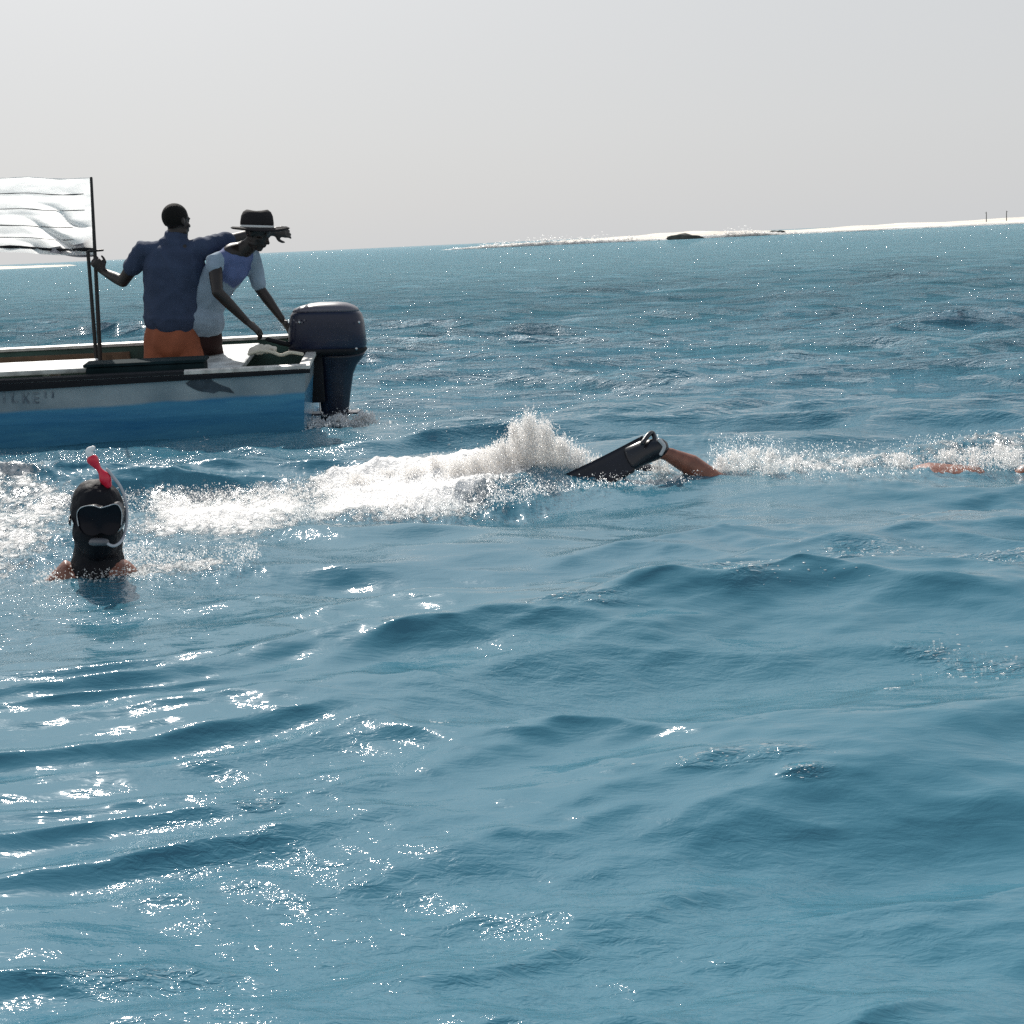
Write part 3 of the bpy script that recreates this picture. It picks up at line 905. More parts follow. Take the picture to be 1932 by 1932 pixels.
# ------------------------------------------------------------------ outboard motor
MY = 11.46
mroot_loc = at(628, 800, MY); mroot_loc.y = MY
motor = tag(empty('outboard_motor', mroot_loc), 'dark navy outboard motor tilted down at the stern of the boat', 'outboard motor')
def stack(levels, depth, power=3.2, n=28, lean=0.0):
    bm = bmesh.new(); rings = []
    for (py, x0, x1, dp) in levels:
        a = at(x0, py, MY); b_ = at(x1, py, MY)
        c = (a + b_) / 2; hw = (b_.x - a.x) / 2; hd = depth * dp
        ring = []
        for k in range(n):
            th = 2 * math.pi * k / n
            cc = math.copysign(abs(math.cos(th)) ** (2 / power), math.cos(th)); ss = math.copysign(abs(math.sin(th)) ** (2 / power), math.sin(th))
            ring.append(bm.verts.new((c.x + hw * cc, MY + hd * ss, c.z + (b_.z - a.z) / 2 * cc * .6)))
        rings.append(ring)
    for r0, r1 in zip(rings, rings[1:]):
        for k in range(n): bm.faces.new((r0[k], r0[(k + 1) % n], r1[(k + 1) % n], r1[k]))
    bm.faces.new(rings[0]); bm.faces.new(rings[-1])
    return bm
cowl = obj('cowling', stack([(664, 552, 680, .8), (662, 547, 688, .95), (650, 545, 692, 1.0), (630, 545, 690, 1.0), (608, 546, 687, 1.0), (594, 549, 683, .98), (586, 553, 677, .93)], .17), M_motor, motor)
obj('cowling_lid', stack([(587, 552, 678, .94), (582, 555, 675, .92), (577, 566, 668, .85), (572, 585, 655, .65), (570, 600, 640, .4)], .17), M_sheen_and_mark, cowl)  # cowling top painted pale as its sun highlight
obj('cowling_band', stack([(668, 556, 680, .8), (664, 548, 690, .97), (660, 544, 693, 1.02), (656, 546, 691, .99)], .17), M_rub, cowl)
leg = obj('midsection', stack([(664, 585, 690, .6), (675, 592, 684, .58), (688, 598, 674, .52), (705, 601, 667, .48), (740, 603, 662, .45), (775, 606, 658, .40), (790, 605, 656, .36), (830, 610, 650, .25)], .15, 2.4), M_motor_leg, motor)
bm = bmesh.new()
c0 = at(600, 772, MY)
boxm(bm, c0 + Vector((.12, 0, -.03)), (.34, .20, .012), bevel=.004)
obj('cavitation_plate', bm, M_motor_leg, motor)
bm = bmesh.new()
c1 = at(640, 850, MY); 
ellipsoid(bm, (c1.x, MY, -.28), (.13, .045, .045))
obj('gearcase', bm, M_motor_leg, motor)
bm = bmesh.new()
for k in range(3):
    a = 2 * math.pi * k / 3
    Rm = Matrix.Rotation(a, 3, 'X') @ Matrix.Rotation(R(25), 3, 'Z')
    ellipsoid(bm, Vector((c1.x + .13, MY, -.28)) + Matrix.Rotation(a, 3, 'X') @ Vector((0, 0, .07)), (.012, .045, .07), Rm, 10, 6)
obj('propeller', bm, M_steel, motor)
bm = bmesh.new()
b0 = at(590, 690, MY)
for dy in (-.09, .09):
    boxm(bm, (b0.x + .03, MY + dy, b0.z - .08), (.10, .025, .34), bevel=.008)
boxm(bm, (b0.x + .05, MY, b0.z - .02), (.06, .17, .05), bevel=.008)
obj('clamp_bracket', bm, M_rub, motor)
bm = bmesh.new()
loft(bm, [at(603, 712, MY - .09), at(603, 755, MY - .09), at(604, 775, MY - .09), at(612, 786, MY - .09)], [.006, .006, .006, .006], n=8)
obj('tilt_rod', bm, M_steel, motor)
bm = bmesh.new()
loft(bm, [at(560, 652, MY - .06), at(535, 648, MY - .12), at(505, 640, MY - .2)], [.02, .018, .016], n=10)
obj('tiller_arm', bm, M_rub, motor)
for (x, y) in ((570, 606), (681, 606), (676, 655)):  # small steel dots added for the highlights on the cowling
    bm = bmesh.new(); p = at(x, y, MY); 
    ellipsoid(bm, (p.x, MY - .166, p.z), (.010, .006, .010), None, 10, 6)
    obj('glint_dot', bm, M_steel, cowl)
# little decal strokes on the cowling flank
bm = bmesh.new()
for k in range(5):
    p = at(560 + k * 5, 602 + (k % 2) * 4, MY)
    boxm(bm, (p.x, MY - .1735, p.z), (.012, .004, .010), Matrix.Rotation(.6, 3, 'Y'))
obj('cowling_mark', bm, M_sheen_and_mark, cowl, smooth=False)

# ------------------------------------------------------------------ poles and awning
def pole(px0, py0, px1, py1, Y, r0, r1, m, label):
    a = at(px1, py1, Y); b_ = at(px0, py0, Y)
    d = (a - b_).normalized()
    a2 = a + d * ((-.10 - a.z) / d.z) if d.z < 0 else a
    o = tag(empty('pole', a2), label, 'pole', 'poles standing in the boat')
    bm = bmesh.new(); loft(bm, [b_, (b_ + a2) / 2, a2], [r1, r0, r0], n=12)
    obj('shaft', bm, m, o)
    bm = bmesh.new(); loft(bm, [a2 + d * .0, a2 - d * .06], [r0 * 1.7, r0 * 1.5], n=12)
    obj('socket', bm, M_rub, o)
    return o
pole(166, 476, 180, 655, 11.62, .014, .013, M_pole, 'shorter black pole left of the held one, below the awning corner')
p2 = pole(172, 336, 188, 655, 11.60, .0150, .010, M_pole, 'taller pole carrying the awning corner, gripped by the man in the navy shirt')
bm = bmesh.new(); loft(bm, [at(168, 474, 11.59), at(194, 472, 11.57)], [.009, .007], n=8)
obj('cross_pin', bm, M_pole, p2)

aw = tag(empty('awning', at(90, 480, 11.65)), 'creased white sailcloth awning hanging from the pole at the left edge', 'awning')
def awning_point(s, t):
    """s 0 right .. 1 far left, t 0 top .. 1 bottom"""
    xr = 172 + 8 * t; 
    x = xr + (-620 - xr) * s
    yt = 335 - 30 * s * .35 + 3.2 * abs(math.sin(s * 21)) ** 1.5; yb = 480 + 5 * math.sin(min(1, s * 6) * math.pi) * .6 - 6 * min(1, s * 4) + 4 * s
    y = yt + (yb - yt) * t
    Y = 11.63 - .55 * s * 0 + .10 * s + .16 * (t - .5) * 0
    p = at(x, y, Y)
    # leaning back at the top
    dep = .22 * (1 - t)
    # soft horizontal billows between the ties
    k = t * 4.0
    bil = .008 * abs(math.sin(math.pi * k)) * min(1, s * 8)
    # diagonal gathers running up to the lower right corner
    cx, cy = s * 4.6, 1 - t
    g = (cy * 1.0 + cx * -.55)
    amp = math.exp(-((cx - .30) ** 2) / .09) * min(1, cx * 5) * math.exp(-((cy - .22) ** 2) / .10)
    dia = .17 * amp * (abs(math.sin(g * 9 + 1.2 * mn.noise(Vector((cx * 2, cy * 3, 0))))) ** .6 - .5)
    w = .004 * mn.noise(Vector((s * 22, t * 7, 2))) + .002 * mn.noise(Vector((s * 50, t * 18, 5)))
    p2_ = Vector((p.x, p.y, p.z)); sc_ = (Y + dep) / Y
    O_ = Vector((0, 0, CAMH)); q = O_ + (p2_ - O_) * ((Y + dep + bil + dia + w) / Y)
    return q
bm = bmesh.new()
NS, NT = 260, 70
G = [[bm.verts.new(awning_point(s / NS, t / NT)) for t in range(NT + 1)] for s in range(NS + 1)]
for i in range(NS):
    for j in range(NT):
        bm.faces.new((G[i][j], G[i + 1][j], G[i + 1][j + 1], G[i][j + 1]))
obj('sailcloth', bm, M_awning, aw)
# folded-over hem and stitched seams
def cord(sa, sb, t, r, name, m, dy=-.006):
    bm = bmesh.new()
    pts = [awning_point(sa + (sb - sa) * k / 40, t + .008 * mn.noise(Vector((k * .4, t * 9, 1)))) + Vector((0, dy, 0)) for k in range(41)]
    loft(bm, pts, [r * (.35 + .9 * abs(mn.noise(Vector((k * .5, t * 5, 4))))+.1) for k in range(41)], n=6)
    return obj(name, bm, m, aw)
cord(.0, 1, .93, .017, 'hem', M_rub)
for t in (.21, .42, .64, .80):
    cord(.05 if t > .5 else .02, 1, t, .006, 'seam', M_seam)
cord(.0, 1, .005, .005, 'top_rope', M_white_pl)
# lower flap folded up behind at the corner
bm = bmesh.new()
G = []
for i in range(25):
    col = []
    for j in range(9):
        s = i / 24; t = j / 8
        p = at(178 - 95 * s, 484 - (30 * (1 - s) ** .7 + 2) * (1 - t) - 5 * s + 3 * math.sin(s * 5), 11.70 + .02 * math.sin(s * 14) + .01 * math.sin(t * 5))
        col.append(bm.verts.new(p))
    G.append(col)
for i in range(24):
    for j in range(8): bm.faces.new((G[i][j], G[i + 1][j], G[i + 1][j + 1], G[i][j + 1]))
obj('flap', bm, mat('grey_cloth', (.35, .34, .36), .8, .2, noise_amt=.2), aw)

# ------------------------------------------------------------------ crumpled cloth on the stern
cl = at(493, 668, 10.85)
bm = bmesh.new()
for i in range(9):
    a = i * 2.4
    ellipsoid(bm, cl + Vector((.075 * math.cos(a) * (i / 9) ** .5, .06 * math.sin(a), .03 + .02 * math.sin(i * 3.1))), (.05, .035, .024), Matrix.Rotation(a * 1.7, 3, 'Z') @ Matrix.Rotation(.5 * math.sin(i * 2), 3, 'Y'))
bun = tag(empty('cloth_bundle', cl), 'crumpled cream cloth lying on the stern gunwale beside the motor', 'cloth')
o = remeshed('cloth_folds', bm, .006, M_cloth_b, bun, 3)
ruffle(o, lambda c: mn.noise(c * 28), .012)
bm = bmesh.new()
rp = [at(470, 668, 10.68), at(490, 662, 10.68), at(512, 664, 10.65), at(530, 670, 10.64), at(548, 665, 10.63), at(570, 668, 10.61)]
loft(bm, curve_pts(rp, 6), [.011] * 31, n=8)
rope = obj('mooring_rope', bm, M_rope)
tag(rope, 'short pale rope lying along the gunwale behind the cloth bundle', 'rope')

# ------------------------------------------------------------------ people
def hand(bm, wrist, dirv, side, palm_n, curl=.4, s=1.0, spread=.12):
    """palm + five fingers. dirv: finger direction, side: towards the thumb, palm_n: out of the palm"""
    d = Vector(dirv).normalized(); sd = Vector(side); sd = (sd - d * sd.dot(d)).normalized()
    pn = Vector(palm_n); pn = (pn - d * pn.dot(d) - sd * pn.dot(sd)).normalized()
    w = Vector(wrist)
    loft(bm, [w, w + d * .035 * s, w + d * .085 * s], [(.026 * s, .019 * s), (.036 * s, .016 * s), (.040 * s, .014 * s)], ref=pn, n=12)
    for i, (off, L) in enumerate(((.030, .070), (.011, .078), (-.009, .073), (-.028, .058))):
        base = w + d * (.082 * s) + sd * off * s
        a = 0; p = base; pts = [p - d * .015]
        cur = d + sd * spread * (off / .03)
        cur.normalize()
        for k, f in enumerate((.45, .32, .23)):
            ang = curl * (.7 + .35 * k + .08 * i)
            a += ang
            dd = (cur * math.cos(a) + pn * math.sin(a)).normalized()
            p = p + dd * L * f * s * 1.05
            pts.append(p)
        loft(bm, pts, [.0095 * s, .009 * s, .0085 * s, .0072 * s], n=8)
    tb = w + d * .025 * s + sd * .026 * s
    t1 = tb + (sd * .75 + d * .55 + pn * .25).normalized() * .034 * s
    t2 = t1 + (sd * .30 + d * .85 + pn * .35).normalized() * .030 * s
    t3 = t2 + (d * .9 + pn * .45).normalized() * .022 * s
    loft(bm, [tb - sd * .012, t1, t2, t3], [.013 * s, .0115 * s, .010 * s, .008 * s], n=8)

def head(bm, c, fwd, up, s=1.0, ears=True):
    """head about 0.235 m high; c = centre at eye level"""
    f = Vector(fwd).normalized(); u = Vector(up); u = (u - f * u.dot(f)).normalized(); r = f.cross(u).normalized()
    Rm = Matrix((r, f, u)).transposed()
    c = Vector(c)
    P = lambda x, y, z: c + (r * x + f * y + u * z) * s
    ellipsoid(bm, P(0, -.012, .030), (.077 * s, .098 * s, .090 * s), Rm, 20, 14)
    ellipsoid(bm, P(0, .020, -.035), (.062 * s, .070 * s, .080 * s), Rm, 18, 12)
    ellipsoid(bm, P(0, .052, -.092), (.034 * s, .028 * s, .024 * s), Rm)
    for q in (-1, 1):
        ellipsoid(bm, P(.046 * q, .045, -.028), (.022 * s, .026 * s, .020 * s), Rm, 10, 8)      # cheek
        ellipsoid(bm, P(.046 * q, .012, -.075), (.018 * s, .035 * s, .022 * s), Rm, 10, 8)      # jaw
        ellipsoid(bm, P(.030 * q, .078, .018), (.022 * s, .012 * s, .008 * s), Rm, 10, 8)       # brow
        ellipsoid(bm, P(.031 * q, .072, .000), (.013 * s, .011 * s, .009 * s), Rm, 10, 8)       # eye
        if ears:
            ellipsoid(bm, P(.078 * q, -.008, -.008), (.010 * s, .020 * s, .031 * s), Rm @ Matrix.Rotation(.3 * q, 3, 'Z'), 10, 8)
    loft(bm, [P(0, .080, .012), P(0, .096, -.014), P(0, .104, -.030)], [.007 * s, .010 * s, .014 * s], n=8)
    for q in (-1, 1): ellipsoid(bm, P(.011 * q, .092, -.034), (.009 * s, .010 * s, .007 * s), Rm, 8, 6)
    ellipsoid(bm, P(0, .086, -.056), (.025 * s, .011 * s, .006 * s), Rm, 10, 6)
    ellipsoid(bm, P(0, .084, -.067), (.022 * s, .011 * s, .007 * s), Rm, 10, 6)
    return P, Rm

V3 = Vector
# ---- man in navy shirt
Y1 = 11.40
P1base = at(325, 655, Y1); P1base = V3((P1base.x, Y1, -.12))
man1 = tag(empty('person', P1base), 'man in navy t-shirt and orange shorts, arm outstretched, back to the viewer', 'person')
bm = bmesh.new()
hip = at(325, 632, Y1); waist = at(326, 596, Y1); belly = at(327, 560, Y1); chest = at(329, 505, Y1 - .005); top = at(331, 472, Y1 + .005); neck0 = at(332, 458, Y1 + .01); neck1 = at(334, 436, Y1 + .02)
DY = V3((0, 1, 0))
loft(bm, [hip + V3((0, 0, -.05)), hip, waist, belly, chest, top], [(.165, .11), (.170, .115), (.150, .10), (.155, .105), (.175, .115), (.150, .085)], ref=DY, n=22)
loft(bm, [top, neck0, neck1, neck1 + V3((0, .01, .04))], [(.11, .07), (.075, .066), (.066, .064), (.060, .060)], ref=DY, n=16)
f1 = V3((.62, .75, -.02)); u1 = V3((-.03, 0, 1))
hc = at(334, 418, Y1 + .015)
head(bm, hc, f1, u1, .98)
shL = at(270, 474, Y1); elL = at(232, 531, Y1 + .04); wrL = at(196, 513, Y1 + .17); hdL = at(182, 499, 11.585)
loft(bm, [top + V3((-.09, 0, -.01)), shL, (shL + elL) / 2, elL], [.06, .056, .050, .040], n=14)
loft(bm, [elL, elL.lerp(wrL, .35), wrL], [.041, .040, .026], n=14)
hand(bm, wrL, (at(184, 499, 11.555) - wrL), V3((.1, 0, 1)), V3((.1, 1, .1)), .95, 1.0, .05)
shR = at(388, 468, Y1); elR = at(458, 447, Y1 + .22); wrR = at(513, 438, Y1 + .40); 
loft(bm, [top + V3((.09, 0, -.01)), shR, (shR + elR) / 2, elR], [.06, .056, .048, .040], n=14)
loft(bm, [elR, elR.lerp(wrR, .35), wrR], [.041, .040, .027], n=14)
hand(bm, wrR, at(538, 437, Y1 + .46) - wrR, V3((0, -.3, -1)), V3((.1, .2, -1)), .30, 1.1, .10)
for q in (-1, 1):
    hp = hip + V3((.085 * q, 0, -.05)); kn = V3((P1base.x + .10 * q, Y1 + .02, P1base.z + .44)); an = V3((P1base.x + .11 * q, Y1 - .03, P1base.z + .07))
    if kn.z > hp.z - .15: kn.z = hp.z - .25
    loft(bm, [hp, hp.lerp(kn, .5), kn], [.085, .072, .055], n=14)
    loft(bm, [kn, kn.lerp(an, .3), an], [.054, .055, .036], n=14)
    loft(bm, [an + V3((0, -.03, -.03)), an + V3((0, .06, -.04)), an + V3((0, .15, -.055))], [(.036, .03), (.042, .026), (.044, .016)], ref=V3((0, 0, 1)), n=12)
remeshed('body', bm, .0065, M_skin_dark, man1, 4, .5)
# hair cap
Rm1 = None
bm = bmesh.new()
f = f1.normalized(); u = (u1 - f * u1.dot(f)).normalized(); r = f.cross(u).normalized()
ellipsoid(bm, hc + u * .032 - f * .016, (.079, .097, .092), Matrix((r, f, u)).transposed(), 26, 18)
for v in list(bm.verts):
    q = v.co - hc
    if q.dot(u) < -.03 + .07 * max(0, q.dot(f)) / .08 or (q.dot(f) > .045 and q.dot(u) < .055): bm.verts.remove(v)
obj('hair', bm, M_hair, man1)
# shirt
bm = bmesh.new()
hem = at(326, 599, Y1)
loft(bm, [hem, waist, belly, chest, at(330, 478, Y1), at(331, 466, Y1 + .005)], [(.206, .148), (.196, .138), (.196, .134), (.212, .142), (.188, .118), (.12, .085)], ref=DY, n=26)
loft(bm, [at(300, 474, Y1), shL, shL.lerp(elL, .50)], [.070, .073, .066], n=16)
loft(bm, [at(362, 472, Y1), shR, shR.lerp(elR, .55)], [.070, .073, .064], n=16)
loft(bm, [at(331, 464, Y1), at(332, 452, Y1 + .01)], [(.098, .092), (.080, .080)], ref=DY, n=16)
sh = remeshed('shirt', bm, .0075, M_navy_shirt, man1, 5, .5)
ruffle(sh, lambda c: mn.noise(V3((c.x * 11 + c.z * 3, c.y * 9, c.z * 4))) + .7 * (1 - 2 * abs(mn.noise(V3((c.x * 14 + c.z * 6, c.y * 14, c.z * 7 - c.x * 6))))), .010)
# shorts
bm = bmesh.new()
loft(bm, [hip + V3((0, 0, -.06)), hip, at(326, 606, Y1), at(326, 600, Y1)], [(.198, .132), (.190, .128), (.165, .115), (.158, .11)], ref=DY, n=24)
for q in (-1, 1):
    hp = hip + V3((.095 * q, 0, -.04)); k2 = hp + V3((.02 * q, .01, -.34))
    loft(bm, [hp, hp.lerp(k2, .5), k2], [.105, .108, .102], n=18)
sh = remeshed('shorts', bm, .0085, M_orange, man1, 4, .5)
ruffle(sh, lambda c: mn.noise(V3((c.x * 14, c.y * 14, c.z * 5))), .012)

# ---- man in hat leaning to the motor
Y2 = 11.42
hip = at(381, 622, Y2 + .10); waist = at(386, 580, Y2 + .07); rib = at(408, 535, Y2 + .02); chest = at(433, 503, Y2 - .04); top = at(447, 478, Y2 - .08)
man2 = tag(empty('person', V3((hip.x, Y2 + .05, -.12))), 'man in dark wide-brimmed hat and pale shirt, bending over the outboard motor', 'person')
shN = at(405, 494, 11.22); shF = at(474, 484, 11.46)
elN = at(410, 551, 11.10); wrN = at(466, 607, 11.18)
elF = at(489, 543, 11.50); wrF = at(533, 604, 11.46)
ax = (shF - shN).normalized()
bdir = (top - hip).normalized()
ref2 = bdir.cross(ax)
bm = bmesh.new()
loft(bm, [hip + V3((0, 0, -.05)), hip, waist, rib, chest, top], [(.15, .11), (.155, .115), (.135, .10), (.145, .105), (.155, .11), (.12, .075)], ref=ref2, n=22)
nk1 = at(470, 464, 11.32)
loft(bm, [top, top.lerp(nk1, .5), nk1, nk1.lerp(at(482, 452, 11.30), .8)], [(.09, .07), (.062, .06), (.054, .055), (.05, .055)], ref=ref2, n=16)
hc2 = at(486, 441, 11.30)
f2 = V3((.86, -.30, -.42)); u2 = V3((.38, 0, .92))
head(bm, hc2, f2, u2, .93)
loft(bm, [top.lerp(shN, .4), shN, shN.lerp(elN, .5), elN], [.055, .054, .046, .038], n=14)
loft(bm, [elN, elN.lerp(wrN, .35), wrN], [.039, .038, .025], n=14)
hand(bm, wrN, at(500, 634, 11.22) - wrN, V3((.2, .9, .3)), V3((.2, -.3, -1)), .35, 1.05, .12)
loft(bm, [top.lerp(shF, .4), shF, shF.lerp(elF, .5), elF], [.055, .052, .044, .037], n=14)
loft(bm, [elF, elF.lerp(wrF, .35), wrF], [.038, .037, .024], n=14)
hand(bm, wrF, at(552, 630, 11.42) - wrF, V3((.5, -.8, .2)), V3((-.3, -.2, -1)), .35, 1.0, .12)
fx = man2.location
for q in (-1, 1):
    hp = hip + V3((-.03 + .05 * q, .07 * q, -.05)); kn = V3((fx.x + .04 + .05 * q, fx.y + .09 * q, .20)); an = V3((fx.x - .04 + .06 * q, fx.y + .10 * q, -.05))
    loft(bm, [hp, hp.lerp(kn, .5), kn], [.080, .068, .052], n=14)
    loft(bm, [kn, kn.lerp(an, .3), an], [.051, .050, .034], n=14)
    loft(bm, [an + V3((-.03, 0, -.03)), an + V3((.06, 0, -.04)), an + V3((.15, 0, -.055))], [(.036, .03), (.042, .026), (.044, .016)], ref=V3((0, 0, 1)), n=12)
remeshed('body', bm, .0065, M_skin_dark, man2, 4, .5)
bm = bmesh.new()
hem2 = at(383, 604, Y2 + .05)
loft(bm, [hem2, waist, rib, chest, at(444, 486, Y2 - .07)], [(.170, .138), (.150, .122), (.152, .118), (.162, .12), (.13, .095)], ref=ref2, n=26)
loft(bm, [top.lerp(shN, .3), shN, shN.lerp(elN, .18)], [.062, .066, .060], n=16)
loft(bm, [top.lerp(shF, .3), shF, shF.lerp(elF, .85)], [.064, .064, .054], n=16)
sh = remeshed('shirt', bm, .0075, M_pale_shirt, man2, 5, .5)
ruffle(sh, lambda c: mn.noise(V3((c.x * 10, c.y * 10, c.z * 5))) + .5 * mn.noise(V3((c.x * 24, c.y * 24, c.z * 12))), .010)
# periwinkle front of the shirt, between the sleeves
sh.data.materials.append(M_blue_vest)
mid_ = (shN + shF) / 2
for p_ in sh.data.polygons:
    d = sh.data.vertices[p_.vertices[0]].co + man2.location - mid_
    a_ = d.dot(ax)
    if abs(a_) < .125 and -.20 + .5 * abs(a_) < d.z < .2: p_.material_index = 1
# shorts
bm = bmesh.new()
loft(bm, [hip + V3((0, 0, -.08)), hip, waist + V3((0, 0, -.02))], [(.152, .12), (.148, .114), (.128, .095)], ref=ref2, n=22)
for q in (-1, 1):
    hp = hip + V3((-.03 + .05 * q, .07 * q, -.06)); k2 = hp + V3((.03, .01 * q, -.30))
    loft(bm, [hp, hp.lerp(k2, .5), k2], [.095, .096, .09], n=16)
remeshed('shorts', bm, .0085, M_maroon, man2, 4, .5)
# hat
hu = V3((-.05, 0, 1)).normalized()
hx = (at(548, 434, 11.30) - at(437, 431, 11.30)).normalized(); hz = hx.cross(V3((0, 1, 0))).normalized() 
if hz.z < 0: hz = -hz
hy = hz.cross(hx).normalized()
hb_c = at(491, 431.5, 11.30)
def hat_surface(prof, n=40, close=True):
    bm = bmesh.new(); rings = []
    for rr, zz, wob in prof:
        ring = []
        for k in range(n):
            th = 2 * math.pi * k / n
            z = zz + wob * (math.cos(2 * th) * .9 + .3 * math.sin(3 * th + 1))
            ring.append(bm.verts.new(hb_c + hx * (rr[0] * math.cos(th)) + hy * (rr[1] * math.sin(th)) + hz * z))
        rings.append(ring)
    for a, b_ in zip(rings, rings[1:]):
        for k in range(n): bm.faces.new((a[k], a[(k + 1) % n], b_[(k + 1) % n], b_[k]))
    bm.faces.new(rings[-1]); bm.faces.new(list(reversed(rings[0])))
    return bm
bm = hat_surface([((.190, .175), -.012, .011), ((.200, .185), -.006, .013), ((.190, .175), .002, .012), ((.125, .118), .008, .002)])
hat = obj('hat_brim', bm, M_hat, man2)
off = -hx * .022
bm = hat_surface([((.112, .108), .0, 0), ((.113, .106), .04, .001), ((.107, .10), .082, .002), ((.094, .088), .108, .004), ((.072, .066), .122, .006), ((.036, .030), .114, .008)])
bm.transform(Matrix.Translation(off)); obj('hat_crown', bm, M_hat, man2)
bm = hat_surface([((.1145, .1105), .005, 0), ((.1150, .1105), .011, 0), ((.1145, .109), .022, 0)])
bm.transform(Matrix.Translation(off)); obj('hat_band', bm, M_hatband, man2)

# ---- swimmer with mask and snorkel, head above water
Y3 = 6.04
sb = atz(182, 1090); S1 = tag(empty('person', V3((sb.x, Y3, 0))), 'snorkeller in black hood with mask and red-tipped snorkel, head above water', 'person')
bm = bmesh.new()
hc3 = at(184, 978, Y3 - .02)
f3 = V3((.05, -1, .02)); u3 = V3((-.02, 0, 1))
P3, Rm3 = head(bm, hc3, f3, u3, 1.0, ears=False)
nb_ = V3((sb.x - .01, Y3 + .04, .02))
loft(bm, [V3(hc3) + V3((-.005, .03, -.07)), nb_ + V3((0, 0, .06)), nb_ + V3((0, 0, -.08))], [(.070, .075), (.074, .075), (.11, .09)], ref=DY, n=18)
shl = at(108, 1066, Y3 + .02); shr = V3((sb.x + .17, Y3 + .05, -.17))
loft(bm, [nb_ + V3((-.05, 0, -.10)), shl + V3((.03, 0, -.045)), shl + V3((-.07, -.03, -.15)), shl + V3((-.16, -.12, -.25))], [.085, .066, .058, .045], n=16)
loft(bm, [nb_ + V3((.05, 0, -.15)), shr, shr + V3((.08, -.05, -.2)), shr + V3((.02, -.2, -.3))], [.08, .07, .055, .04], n=16)
hand(bm, shl + V3((-.16, -.12, -.25)), V3((.2, -1, -.1)), V3((1, .2, 0)), V3((0, 0, -1)), .3)
hand(bm, shr + V3((.02, -.2, -.3)), V3((-.2, -1, -.1)), V3((-1, .2, 0)), V3((0, 0, -1)), .3)
loft(bm, [nb_ + V3((0, 0, -.05)), nb_ + V3((0, .03, -.25)), nb_ + V3((0, .12, -.5)), nb_ + V3((0, .25, -.72))], [(.15, .10), (.18, .12), (.15, .10), (.16, .11)], ref=DY, n=20)
for q in (-1, 1):
    a = nb_ + V3((.08 * q, .25, -.72)); b_ = a + V3((.02 * q, .25, -.38)); c = b_ + V3((0, .28, -.30))
    loft(bm, [a, b_, c], [.085, .055, .038], n=12)
    loft(bm, [c, c + V3((0, .12, -.10))], [(.04, .03), (.045, .015)], n=10)
remeshed('body', bm, .0068, M_skin_wet, S1, 4, .5)
# hood: covers skull, cheeks and neck; face window stays open under the mask
bm = bmesh.new()
c3 = V3(hc3)
ellipsoid(bm, P3(0, -.010, .034), (.097, .120, .113), Rm3, 28, 18)
ellipsoid(bm, P3(0, .022, -.038), (.088, .102, .112), Rm3, 28, 16)
loft(bm, [c3 + V3((-.004, .02, -.06)), nb_ + V3((0, 0, .07)), nb_ + V3((-.005, .0, .0)), nb_ + V3((0, 0, -.08))], [(.088, .092), (.088, .092), (.102, .10), (.14, .11)], ref=DY, n=22)
hd = remeshed('hood', bm, .006, M_neoprene, S1, 4, .5)
ruffle(hd, lambda c: mn.noise(c * 16) + .5 * mn.noise(c * 40), .005)
# mask
mask_o = None
bm = bmesh.new()
fr_pts = [(145, 972), (149, 961), (160, 955), (176, 954), (189, 958), (202, 955), (217, 951), (226, 957), (230, 970), (229, 990), (220, 1005), (204, 1010), (190, 1006), (176, 1011), (158, 1007), (148, 992)]
mY = Y3 - .172
def mp(x, y, d=0.0): 
    k = (x - 188) / 42
    return at(x, y, mY + d + .045 * k * k)
loop = curve_pts([mp(*p) for p in fr_pts] + [mp(*fr_pts[0])], 4)
arc = curve_pts([mp(*fr_pts[-1])] + [mp(*q) for q in fr_pts[:10]], 4)
loft(bm, arc, [.0017 + .0012 * mn.noise(Vector((k * .35, 0, 0))) for k in range(len(arc))], n=8)
mk = obj('mask_frame', bm, M_lens_edge, S1)
bm = bmesh.new()
cen = mp(188, 978, .012)
ctr = bm.verts.new(cen + V3((0, 0, 0)))
lo = [bm.verts.new(p + V3((0, .006, 0))) for p in loop[:-1]]
for k in range(len(lo)): bm.faces.new((ctr, lo[k], lo[(k + 1) % len(lo)]))
obj('mask_lens', bm, M_clear, mk)
bm = bmesh.new()
ri = [bm.verts.new(p) for p in loop[:-1]]
ro = [bm.verts.new(V3((p.x * 1.0 + (p.x - cen.x) * .02, p.y + .055, p.z + (p.z - cen.z) * .02))) for p in loop[:-1]]
for k in range(len(ri)): bm.faces.new((ri[k], ri[(k + 1) % len(ri)], ro[(k + 1) % len(ri)], ro[k]))
obj('mask_skirt', bm, M_rubber, mk)
bm = bmesh.new()
for q in (-1, 1):
    pts = [P3(.086 * q, .075, 0), P3(.099 * q, .01, .006), P3(.086 * q, -.075, .02), P3(.02 * q, -.128, .03)]
    loft(bm, curve_pts(pts, 5), [(.004, .013)] * 16, ref=V3((0, 0, 1)), n=8)
obj('mask_strap', bm, M_rubber, mk)
